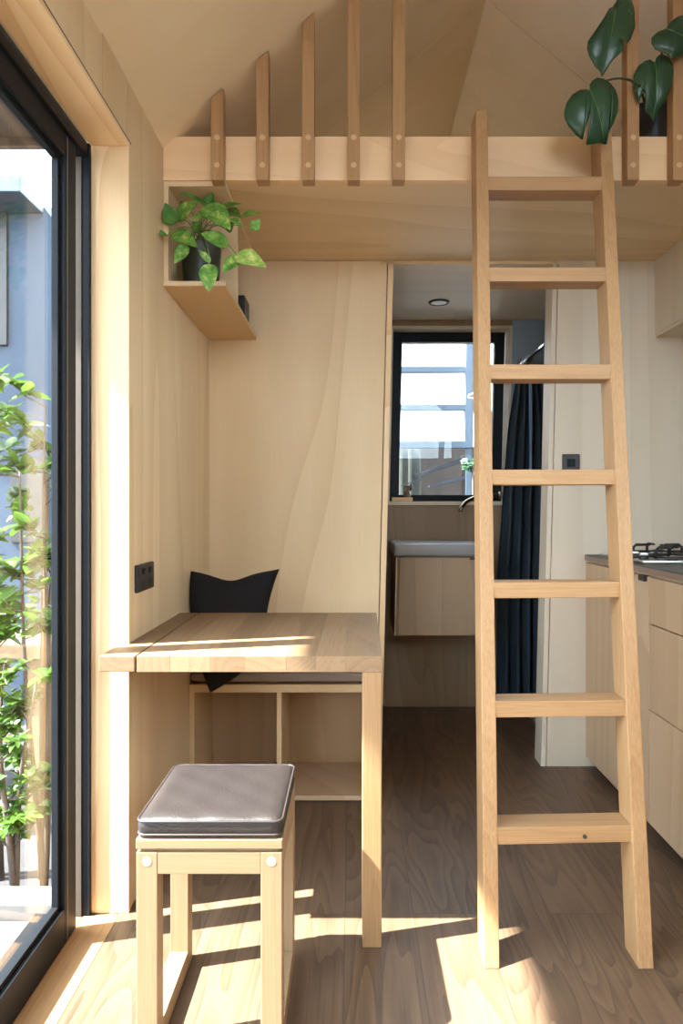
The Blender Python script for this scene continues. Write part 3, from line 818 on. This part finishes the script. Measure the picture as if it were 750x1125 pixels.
for Y, out, a, b_ in ML:
    pa, pb_ = c5(*a, Y), c5(*b_, Y)
    bm = BM()
    vs = [bm.verts.new(c5(x, y, Y)) for x, y in out]
    es = [bm.edges.new((vs[i], vs[(i + 1) % len(vs)])) for i in range(len(vs))]
    f = bm.faces.new(vs)
    bmesh.ops.triangulate(bm, faces=[f], ngon_method='BEAUTY')
    for _ in range(2):
        bmesh.ops.subdivide_edges(bm, edges=bm.edges[:], cuts=1, use_grid_fill=True)
    ax = (pb_ - pa); Ln = ax.length; ax.normalize()
    for v in bm.verts:
        r = v.co - pa; t = r.dot(ax) / Ln; d = (r - ax * r.dot(ax)).length
        v.co.y += -.03 * t + .06 * t * t + .45 * d * d / .08 - .28 * d + .012
    bmesh.ops.recalc_face_normals(bm, faces=bm.faces[:])
    # petiole
    s0 = MP + Vector((random.uniform(-.02, .02), random.uniform(-.02, 0), .235))
    c1 = s0 + Vector(((pa.x - s0.x) * .3, -.02, .08)); c2 = Vector((pa.x + (.02 if pa.x > .9 else .06), Y + .06, pa.z + .01))
    if Y == 2.0: c1 = Vector((.93, 2.12, 2.42)); c2 = Vector((.80, 2.03, 2.42))
    pts = [s0 * (1 - t) ** 3 + 3 * c1 * t * (1 - t) ** 2 + 3 * c2 * t * t * (1 - t) + (pa + Vector((0, .012, 0))) * t ** 3 for t in [q / 16 for q in range(17)]]
    st_ = part('stem', M['darkstem'], mo, lambda b: tube(b, pts, [.005 - .0025 * q / 16 for q in range(17)], 8), True)
    lf = obj('leaf', bm, M['monstera'], st_, True)
    md = lf.modifiers.new('thickness', 'SOLIDIFY'); md.thickness = .001
    vp = [pa.lerp(pb_, t) + Vector((0, -.03 * t + .06 * t * t + .012 - .0022, 0)) for t in [q / 10 for q in range(11)]]
    part('vein', M['vein'], st_, lambda b: tube(b, vp, [.0022 - .0014 * q / 10 for q in range(11)], 6), True)
tube_pts = None

# ------------------------------------------------------------------ electrics
ol = thing('power_outlet', (XL, 1.985, .90), 'black double power outlet on the ply wall above the table', 'outlet')
part('plate', M['black'], ol, lambda b: box(b, XL, XL + .012, 1.908, 2.062, .861, .939, .004))
for y in (1.952, 2.018):
    part('rocker', M['blackmetal'], ol, lambda b: box(b, XL + .012, XL + .0155, y - .011, y + .011, .910, .928, .002))
    part('socket', M['blackmetal'], ol, lambda b: (box(b, XL + .0118, XL + .0126, y - .014, y - .010, .878, .893), box(b, XL + .0118, XL + .0126, y + .006, y + .010, .878, .893), box(b, XL + .0118, XL + .0126, y - .004, y, .868, .879)))
sw = thing('light_switch', (.925, YB, 1.295), 'black square light switch on the wall beside the doorway', 'switch')
sp0, sp1 = at(617, 536, YB), at(636, 499, YB)
part('plate', M['black'], sw, lambda b: box(b, sp0.x, sp1.x, YB - .010, YB, sp1.z - .075, sp1.z, .004))
part('rocker', M['blackmetal'], sw, lambda b: box(b, sp0.x + .02, sp1.x - .02, YB - .0135, YB - .0098, sp1.z - .055, sp1.z - .02, .002))
dp = at(482, 332.5, 3.45)
dl = thing('downlight', (dp.x, 3.45, SOF - .014), 'round black recessed downlight in the bathroom ceiling', 'light')
zc = SOF - .014
part('trim_ring', M['black'], dl, lambda b: (lathe(b, [(.038, -.0005), (.040, -.007), (.050, -.006), (.054, 0), (.05, .0002), (.04, .0002)], (dp.x, 3.45, zc), 40)), True)
part('diffuser', M['lampglass'], dl, lambda b: lathe(b, [(.039, -.004), (.036, -.005), (.001, -.005)], (dp.x, 3.45, zc), 32), True)

# ------------------------------------------------------------------ kitchen
KX = .992
wt = tag(obj('worktop', (lambda b: (box(b, KX - .003, XR - .001, .2, YB - .001, .880, .902, .0015), b)[1])(BM()), M['worktop'], None, origin=(1.3, 1.6, .88)),
         'dark grey kitchen worktop with exposed ply edge', 'worktop')
b = BM(); box(b, KX - .0045, KX - .0032, .2, YB - .001, .880, .8985); obj('edge_band', b, M['bronze'], wt)
wt.children[0].data.materials[0] = wood('dark_ply_edge', (.30, .21, .16), (.13, .09, .07), 'y', stretch=.02, scale=40, rings=3, fine=.6)
kd = thing('tall_door_cabinet', (1.3, 2.6, 0), 'ply base cabinet with one tall door under the worktop end', 'cabinet')
part('carcass', M['cab'], kd, lambda b: box(b, KX + .018, XR - .001, 2.29, YB - .001, .07, .879))
part('plinth', M['worktop'], kd, lambda b: box(b, KX + .045, XR - .001, 2.29, YB - .001, 0, .07))
dr = part('door', M['cab'], kd, lambda b: box(b, KX, KX + .0175, 2.287, YB - .004, .045, .868, .0015))
part('handle', M['black'], dr, lambda b: box(b, KX - .012, KX + .004, 2.30, 2.345, .852, .872, .002), label='small black tab pull')
dk = thing('drawer_cabinet', (1.3, 1.6, 0), 'ply drawer cabinet with three plain drawer fronts below the gas hob', 'cabinet')
part('carcass', M['cab'], dk, lambda b: box(b, KX + .018, XR - .001, 1.2, 2.288, .07, .879))
part('plinth', M['worktop'], dk, lambda b: box(b, KX + .045, XR - .001, 1.2, 2.288, 0, .07))
for z0, z1 in ((.715, .868), (.428, .711), (.045, .424)):
    part('drawer', M['cab'], dk, lambda b: box(b, KX, KX + .0175, 1.2, 2.283, z0, z1, .0015))
ck = thing('end_cabinet', (1.3, .7, 0), 'ply base cabinet at the kitchen end nearer the room', 'cabinet')
part('carcass', M['cab'], ck, lambda b: box(b, KX + .018, XR - .001, .2, 1.198, .07, .879))
part('door', M['cab'], ck, lambda b: box(b, KX, KX + .0175, .2, 1.196, .045, .868, .0015))
oc = thing('overhead_cabinet', (1.5, 2.2, 1.84), 'pale ply wall cabinet hanging over the gas hob', 'cabinet')
OX = 1.288
part('body', M['palez'], oc, lambda b: box(b, OX, XR - .001, 1.35, YB - .001, 1.842, SOF - .002, .001))
part('base_panel', M['palex'], oc, lambda b: box(b, OX + .002, XR - .001, 1.352, YB - .002, 1.826, 1.8418, .001))
rl = at(748, 362.5, 2.62)
part('lamp_ring', M['steel'], oc, lambda b: lathe(b, [(.030, -.0005), (.030, -.006), (.046, -.005), (.048, 0)], (OX + .07, 2.60, 1.826), 32), True, label='steel ring light under the cabinet')
# gas hob
hb = thing('gas_hob', (1.3, 2.65, .902), 'stainless gas hob with black pan supports on the worktop', 'hob')
HX0, HX1, HY0, HY1 = 1.035, 1.56, 2.43, 2.86
part('plate', M['steel'], hb, lambda b: box(b, HX0, HX1, HY0, HY1, .902, .911, .004))
for bx_, by_, r_ in ((1.235, 2.56, .042), (1.235, 2.76, .030), (1.44, 2.55, .030), (1.44, 2.76, .042)):
    cpt = part('burner', M['steel'], hb, lambda b: lathe(b, [(r_, .009), (r_ * .98, .018), (r_ * .6, .021), (.001, .021)], (bx_, by_, .902), 28), True)
    part('burner_cap', M['iron'], cpt, lambda b: lathe(b, [(r_ * .75, .021), (r_ * .8, .026), (r_ * .7, .029), (.001, .030)], (bx_, by_, .902), 28), True)
def trivet(b, cx, cy):
    w, h = .098, .040
    for sx_, sy_ in ((1, 0), (-1, 0), (0, 1), (0, -1)):
        p = [(cx + sx_ * w, cy + sy_ * w, .911), (cx + sx_ * w, cy + sy_ * w, .911 + h * .75), (cx + sx_ * (w - .012), cy + sy_ * (w - .012), .911 + h), (cx + sx_ * .03, cy + sy_ * .03, .911 + h)]
        tube(b, p, [.006, .006, .006, .0045], 8)
    tube(b, [(cx - w, cy - w, .918), (cx + w, cy - w, .918), (cx + w, cy + w, .918), (cx - w, cy + w, .918)], .005, 8, closed=True)
for c_ in ((1.235, 2.56), (1.235, 2.765), (1.44, 2.56), (1.44, 2.765)):
    part('pan_support', M['iron'], hb, lambda b: trivet(b, *c_), True)
for y_ in (2.52, 2.60, 2.68, 2.76):
    kb = part('knob', M['black'], hb, lambda b: lathe(b, [(.017, .009), (.016, .022), (.001, .022)], (1.075, y_, .902), 24), True)
    part('grip', M['steel'], kb, lambda b: box(b, 1.060, 1.090, y_ - .006, y_ + .006, .924, .934, .003))

# ------------------------------------------------------------------ bathroom things
va = thing('vanity_cabinet', (.42, 3.55, .48), 'wall hung ply vanity with a grey basin top below the window', 'vanity')
b = BM(); box(b, .205, .655, 3.30, YF - .001, .865, .925, .016, 4); lean(b); obj('basin_top', b, M['basin'], va, 'auto')
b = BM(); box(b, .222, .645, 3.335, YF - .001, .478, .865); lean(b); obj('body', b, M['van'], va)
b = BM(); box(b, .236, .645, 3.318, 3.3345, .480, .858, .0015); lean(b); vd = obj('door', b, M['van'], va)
b = BM(); box(b, .575, .645, 3.310, 3.32, .848, .860, .001); lean(b); obj('handle', b, M['black'], vd)
b = BM(); box(b, .219, .2225, 3.318, 3.336, .480, .858); lean(b); obj('side_edge', b, M['plyz'], va)
fa = thing('faucet', (.63, YF, 1.13), 'bronze curved wall spout reaching over the vanity', 'faucet')
fp = [at(548, 544, YF - .005), at(530, 545, YF - .03), at(520, 547, YF - .06), at(512, 551, YF - .09), at(507, 557, YF - .11), at(505.3, 562, YF - .12)]
part('spout', M['bronze'], fa, lambda b: tube(b, fp, [.011, .011, .0105, .010, .010, .010], 14), True)
part('flange', M['bronze'], fa, lambda b: tube(b, [fp[0] + Vector((.012, 0, 0)), fp[0] + Vector((-.0, -.0, 0))], .02, 18), True)
# sill things
tp0, tp1 = at(430.5, 551, YF + .03), at(452.5, 546, YF + .03)
ty = tag(obj('soap_tray', (lambda b: (box(b, tp0.x, tp1.x, YF + .0, YF + .065, WZ0 + .0005, WZ0 + .022, .003), b)[1])(BM()), M['pinex'], None, origin=(.24, YF + .03, WZ0)),
         'small pale wooden block tray on the bathroom window sill', 'tray')
bp_ = at(447, 546, YF + .03)
br = thing('soap_dispenser', (bp_.x, YF + .03, WZ0 + .022), 'small brown waisted bottle with dark spout standing on the sill tray', 'bottle')
k = YF / 750
part('bottle', M['stake'], br, lambda b: lathe(b, [(.015, .0), (.019, .006), (.020, .022), (.013, .034), (.012, .040), (.019, .048), (.019, .060), (.013, .067), (.001, .068)], (bp_.x, YF + .03, WZ0 + .022), 28), True)
part('nozzle', M['black'], br, lambda b: tube(b, [(bp_.x + .016, YF + .03, WZ0 + .06), (bp_.x + .022, YF + .03, WZ0 + .07), (bp_.x + .023, YF + .03, WZ0 + .098)], [.004, .006, .006], 10), True)
# shower
rod = thing('shower_rail', (.94, 3.4, 1.90), 'chrome shower rail with rings above the dark curtain', 'rail')
RX = .940
part('bar', M['chrome'], rod, lambda b: tube(b, [(RX, YB + .095, 1.90), (RX, YF - .001, 1.90)], .0115, 16), True)
part('flange', M['chrome'], rod, lambda b: tube(b, [(RX, YF - .012, 1.90), (RX, YF - .001, 1.90)], [.024, .028], 20), True)
for y_ in (3.63, 3.66, 3.69, 3.72, 3.745):
    part('ring', M['chrome'], rod, lambda b: tube(b, [(RX + .021 * math.cos(a), y_, 1.893 + .021 * math.sin(a)) for a in [2 * math.pi * q / 20 for q in range(20)]], .0022, 6, closed=True), True)
def curtain_fn(x0, x1, y, amp, nple, flare, z0, z1, gather=.45, ph=0):
    def fn(b):
        nu, nv = 120, 26; G = []
        xm = RX
        for i in range(nu + 1):
            u = i / nu; row = []
            for j in range(nv + 1):
                v = j / nv; z = z1 + (z0 - z1) * v
                g = gather + (1 - gather) * min(1, v * 5) ** .6
                x = xm + (x0 + (x1 - x0) * u - xm) * g - flare * (1 - u) ** 2 * min(1, v * 1.6)
                yy = y + amp * math.sin(2 * math.pi * nple * u + ph) * (.7 + .3 * v) + .004 * math.sin(7 * v + 9 * u)
                row.append(b.verts.new((x, yy, z)))
            G.append(row)
        for A, B in zip(G, G[1:]):
            for k_ in range(nv): b.faces.new((A[k_], A[k_ + 1], B[k_ + 1], B[k_]))
    return fn
cu_ = thing('shower_curtain', (RX, 3.68, 1.87), 'dark slate blue pleated curtain hanging in the shower', 'curtain')
cl = part('fabric', M['curtain'], cu_, curtain_fn(.865, 1.10, 3.69, .032, 6, .085, .05, 1.868), True)
md = cl.modifiers.new('thickness', 'SOLIDIFY'); md.thickness = .002
cl = part('liner', M['liner'], cu_, curtain_fn(.943, .957, 3.645, .006, .6, .0, 1.22, 1.85, .8), True, label='pale blue inner liner')
md = cl.modifiers.new('thickness', 'SOLIDIFY'); md.thickness = .001
stb = BM(); box(stb, .93, XR - .001, YB + .1, YF - .001, .0, .045, .006)
tag(obj('shower_tray', stb, M['basin'], None, origin=(1.3, 3.4, 0)), 'low grey shower tray under the dark curtain', 'shower tray')

# ------------------------------------------------------------------ outside, door side
bm = BM(); box(bm, -30, 30, -30, 40, -.45, -.32)
struct('ground', bm, M['gravel'], 'dark gravel ground outside the house')
bm = BM(); box(bm, -3.4, -.86, -3.5, 2.05, -.32, -.14, .004)
struct('terrace_floor', bm, M['concrete'], 'pale concrete terrace outside the glass door')
bm = BM(); box(bm, -3.4, -.76, 2.06, 2.16, -.32, -.095, .006)
tag(obj('garden_edging', bm, M['concrete'], None, origin=(-2, 2.1, -.3)), 'pale garden edging block between the terrace and shrubs', 'edging')
bm = BM(); box(bm, -.735, -.73 - .12, YN, YF + .1, -.3, -.1); struct('wall_plinth', bm, M['darkwood'], 'dark base board of the house outside')

def shrub(name, base, top, spread, nl, label, lsz=.055, low=.2, seed=1, stems=3, trunk=.012):
    rnd = random.Random(seed)
    root = thing(name, base, label, 'shrub', 'saplings outside the glass door')
    base = Vector(base)
    tb, fb = BM(), BM()
    H = top - base.z
    twigs = []
    for s in range(stems):
        a = rnd.uniform(0, 6.28); dx, dy = math.cos(a) * spread * .55, math.sin(a) * spread * .55
        h = H * rnd.uniform(.75, 1)
        pts = [base + Vector((dx * t * .8 + .02 * math.sin(5 * t + s), dy * t * .8 + .02 * math.cos(4 * t + s * 2), h * t)) for t in [q / 10 for q in range(11)]]
        tube(tb, pts, [trunk * (1 - .75 * q / 10) for q in range(11)], 7)
        for _ in range(9):
            t = rnd.uniform(low, 1); p = base + Vector((dx * t * .8 + .02 * math.sin(5 * t + s), dy * t * .8 + .02 * math.cos(4 * t + s * 2), h * t))
            an = rnd.uniform(0, 6.28); ln = spread * rnd.uniform(.4, 1.0)
            e = p + Vector((math.cos(an) * ln, math.sin(an) * ln, ln * rnd.uniform(.3, 1.1)))
            if e.x > -.87: e.x = -.87 - rnd.uniform(0, .05)
            tube(tb, [p, (p + e) / 2 + Vector((0, 0, -.015)), e], [.004, .003, .0015], 5)
            twigs.append((p, e))
    for k_ in range(nl):
        p, e = rnd.choice(twigs); t = rnd.uniform(.3, 1.02)
        q = p.lerp(e, t)
        an = rnd.uniform(0, 6.28); el = rnd.uniform(-.5, .9)
        d = Vector((math.cos(an) * math.cos(el), math.sin(an) * math.cos(el), math.sin(el)))
        ln = lsz * rnd.uniform(.6, 1.25)
        if q.x + d.x * ln > -.85: continue
        leaf_bm(q, q + d * ln, ln * rnd.uniform(.42, .58), (rnd.uniform(-.5, .5), rnd.uniform(-.6, .2), 1), fold=.3, droop=rnd.uniform(0, .2), n=6, m=4, bm=fb)
    obj('stems', tb, M['bark'], root, True)
    obj('foliage', fb, M['shrub'], root, True)
    return root
shrub('sapling', (-1.15, 2.52, -.32), 1.72, .19, 520, 'tall leafy sapling close to the door stile outside', .070, .42, 3, 3, .013)
shrub('sapling', (-1.36, 2.62, -.32), 1.62, .22, 420, 'tall leafy sapling behind the door glass, second from the stile', .070, .40, 5, 3, .013)
shrub('sapling', (-1.20, 2.40, -.32), .66, .17, 800, 'dense low shrub with small leaves below the tall saplings', .042, .25, 9, 3, .014)
bm = BM(); tube(bm, [at(45, 992, 2.62), at(50, 520, 2.62)], [.013, .012], 10)
tag(obj('garden_stake', bm, M['stake'], None, True, origin=(-1.19, 2.62, -.32)), 'upright tan timber stake among the saplings', 'stake')
gb = thing('garden_bench', (-1.9, 3.3, -.32), 'plain timber garden bench behind the saplings', 'bench')
part('seat', M['stake'], gb, lambda b: box(b, -2.6, -1.42, 3.15, 3.55, .40, .47, .004))
for x_ in (-2.5, -1.52):
    part('leg', M['stake'], gb, lambda b: box(b, x_, x_ + .08, 3.2, 3.5, -.32, .40, .003))
cn = thing('canopy', (-1.35, 2.45, 2.67), 'dark flat timber canopy added outside to darken the top of the door glass', 'canopy')  # added canopy, its underside makes the dark area high in the glass
part('deck', M['darkwood'], cn, lambda b: box(b, -1.95, -.735, 1.95, 2.95, 2.70, 2.78, .004))
part('fascia', M['darkwood'], cn, lambda b: box(b, -1.98, -.735, 2.95, 2.985, 2.665, 2.80, .003))
for x_ in (-1.6, -1.25, -.95): part('joist', M['darkwood'], cn, lambda b: box(b, x_, x_ + .045, 1.95, 2.95, 2.63, 2.70, .003))
part('post', M['darkwood'], cn, lambda b: box(b, -1.96, -1.88, 2.84, 2.92, -.32, 2.70, .004))
# neighbouring building with a steep roof line
nb = thing('neighbour_house', (-3.5, 5.5, -.32), 'blue grey neighbouring house with a sloping roof edge', 'building')
YNB = 4.5
a_, c_ = at(24, 196, YNB), at(76, 264, YNB)
prof = [(-6.5, -.32), (c_.x + .0, -.32), (c_.x, c_.z), (a_.x, a_.z), (-6.5, a_.z + .02)]
part('wall', M['cladding'], nb, lambda b: prism(b, prof, 'y', YNB, YNB + 4))
g0, g1 = at(0, 183, YNB - .3), at(24, 212, YNB - .3)
part('gutter', M['greymetal'], nb, lambda b: box(b, -6.5, g1.x, YNB - .32, YNB - .001, g1.z, g1.z + .10, .006))
d0, d1 = at(-40, 380, YNB), at(9.5, 215, YNB)
part('door', M['black'], nb, lambda b: box(b, d0.x, d1.x, YNB - .03, YNB + .01, d0.z, d1.z, .004))
d0, d1 = at(13, 596, YNB), at(52, 503, YNB)
part('window', M['black'], nb, lambda b: box(b, d0.x, d1.x, YNB - .02, YNB + .01, d0.z, d1.z, .004))
# unseen high beam on posts, added to cast the edge of the sun patch
gt = thing('added_shade_beam', (-3.7, 3, -.32), 'high dark beam on posts, added out of view to shade the glass door', 'beam')
part('crossbeam', M['darkwood'], gt, lambda b: box(b, -3.72, -3.6, -3.2, 9.6, 5.49, 6.15, .01))
for y_ in (-3.1, 9.45):
    part('post', M['darkwood'], gt, lambda b: box(b, -3.72, -3.6, y_, y_ + .12, -.32, 5.49, .005))

# ------------------------------------------------------------------ outside, bathroom window side
YS = 5.0
sc_ = thing('louvre_screen', at(470, 600, YS), 'white panelled outdoor screen in a blue grey frame beyond the bathroom window', 'screen')
zz = lambda y: CAMH - (y - 558) * YS / 750
xx = lambda x: (x - 387) * YS / 750
part('frame', M['greymetal'], sc_, lambda b: (
    hexa(b, [(xx(510.5), YS, zz(492)), (xx(519.5), YS, zz(492)), (xx(519.5), YS + .05, zz(492)), (xx(510.5), YS + .05, zz(492)),
             (xx(513), YS, zz(320)), (xx(522), YS, zz(320)), (xx(522), YS + .05, zz(320)), (xx(513), YS + .05, zz(320))], .003),
    [box(b, xx(340), xx(511), YS + .0, YS + .05, zz(y1), zz(y0), .003) for y0, y1 in ((402.5, 409), (444, 450.5), (484.5, 492), (350, 358))],
    box(b, xx(340), xx(348), YS, YS + .05, -.32, zz(320), .003), box(b, xx(512), xx(518), YS + .01, YS + .04, -.32, zz(492), .003)))
for y0, y1 in ((320, 350), (358, 402.5), (409, 444), (450.5, 484.5)):
    part('panel', M['opal'], sc_, lambda b: box(b, xx(348), xx(512.5), YS + .02, YS + .028, zz(y1), zz(y0)))
wp = thing('white_post', (xx(523), YS - .1, -.32), 'white outdoor post beside the louvred screen', 'post')
part('shaft', M['white'], wp, lambda b: box(b, xx(519.8), xx(533), YS - .12, YS - .04, -.32, 2.9, .004))
part('hook', M['copper'], wp, lambda b: tube(b, [at(526, 431, YS - .13), at(520, 432, YS - .14), at(515, 434, YS - .15), at(514, 437, YS - .15), at(520, 438, YS - .14), at(526, 438, YS - .13)], .006, 8), True, label='pinkish curved hook')
bm = BM(); zt_ = CAMH + 70 * (YS + .25) / 750
box(bm, -1.2, xx(466), YS + .25, YS + .30, -.32, zt_, .004)
for q in range(4): box(bm, xx(420) + q * .07, xx(420) + q * .07 + .028, YS + .235, YS + .25, -.32, zt_ - .02, .006)
tag(obj('pale_panel', bm, M['ribbed'], None, origin=(0, YS + .28, -.32)), 'pale ribbed sheet standing below the outdoor screen', 'panel')
bm = BM(); box(bm, xx(466), 1.6, YS + .55, YS + .8, -.32, CAMH + 68 * (YS + .55) / 750, .01)
tag(obj('stone_pier', bm, M['stone'], None, origin=(1, YS + .6, -.32)), 'dark brown stone pier behind the grey boards', 'pier')
rk = thing('timber_rack', at(500, 760, YS + .1), 'dark rack with two slanting grey boards beside the white post', 'rack')
q_ = at(514, 500, YS + .2)
part('upright', M['darkwood'], rk, lambda b: box(b, q_.x - .04, q_.x + .02, YS + .21, YS + .27, -.32, 1.5, .003))
for (p0, p1, th_) in (((457, 521), (519, 500), .022), ((472, 533), (519, 522), .016), ((441, 533), (466, 525), .006)):
    A, B = at(*p0, YS + .1), at(*p1, YS + .1)
    part('board', M['board'], rk, lambda b: hexa(b, [A + Vector((0, 0, -th_)), B + Vector((0, 0, -th_ * 1.4)), B + Vector((0, .12, -th_ * 1.4)), A + Vector((0, .12, -th_)),
                         A + Vector((0, 0, 0)), B + Vector((0, 0, th_ * .6)), B + Vector((0, .12, th_ * .6)), A + Vector((0, .12, 0))], .002))
bm = BM()
rnd = random.Random(4)
for _ in range(26):
    p = at(rnd.uniform(512, 524), rnd.uniform(506, 520), YS - .3)
    leaf_bm(p, p + Vector((rnd.uniform(-.06, .06), rnd.uniform(-.04, .04), rnd.uniform(-.02, .05))), .03, (0, -1, .6), n=5, m=4, bm=bm)
pl_ = thing('creeper', at(519, 520, YS - .3), 'small green creeper beside the white outdoor post', 'plant')
obj('foliage', bm, M['monstera'], pl_, True)
part('stem', M['bark'], pl_, lambda b: tube(b, [at(520, 760, YS - .3), at(519, 640, YS - .3), at(519, 512, YS - .3)], .006, 6), True)

# ------------------------------------------------------------------ light
w = bpy.data.worlds.new('world'); scene.world = w; w.use_nodes = True
bg = w.node_tree.nodes['Background']; bg.inputs[0].default_value = (.80, .905, 1.0, 1); bg.inputs[1].default_value = 11.5
sd = bpy.data.lights.new('sun', 'SUN'); sun = bpy.data.objects.new('sun', sd); COL.objects.link(sun)
sd.energy = 46; sd.angle = R(.53); sd.color = (1, .955, .88)
sun.rotation_euler = Vector((1, .24, -1.33)).to_track_quat('-Z', 'Y').to_euler()
sun.location = (-4, -1, 6)

scene.view_settings.view_transform = 'Standard'; scene.view_settings.look = 'None'
scene.view_settings.gamma = 1; scene.view_settings.use_curve_mapping = False
scene.view_settings.exposure = 0.38
c = scene.cycles
c.max_bounces = 14; c.diffuse_bounces = 8; c.glossy_bounces = 5; c.transparent_max_bounces = 16; c.transmission_bounces = 6
c.sample_clamp_indirect = 8; c.caustics_reflective = False; c.caustics_refractive = False
c.use_denoising = True
try: c.denoiser = 'OPENIMAGEDENOISE'
except Exception: pass
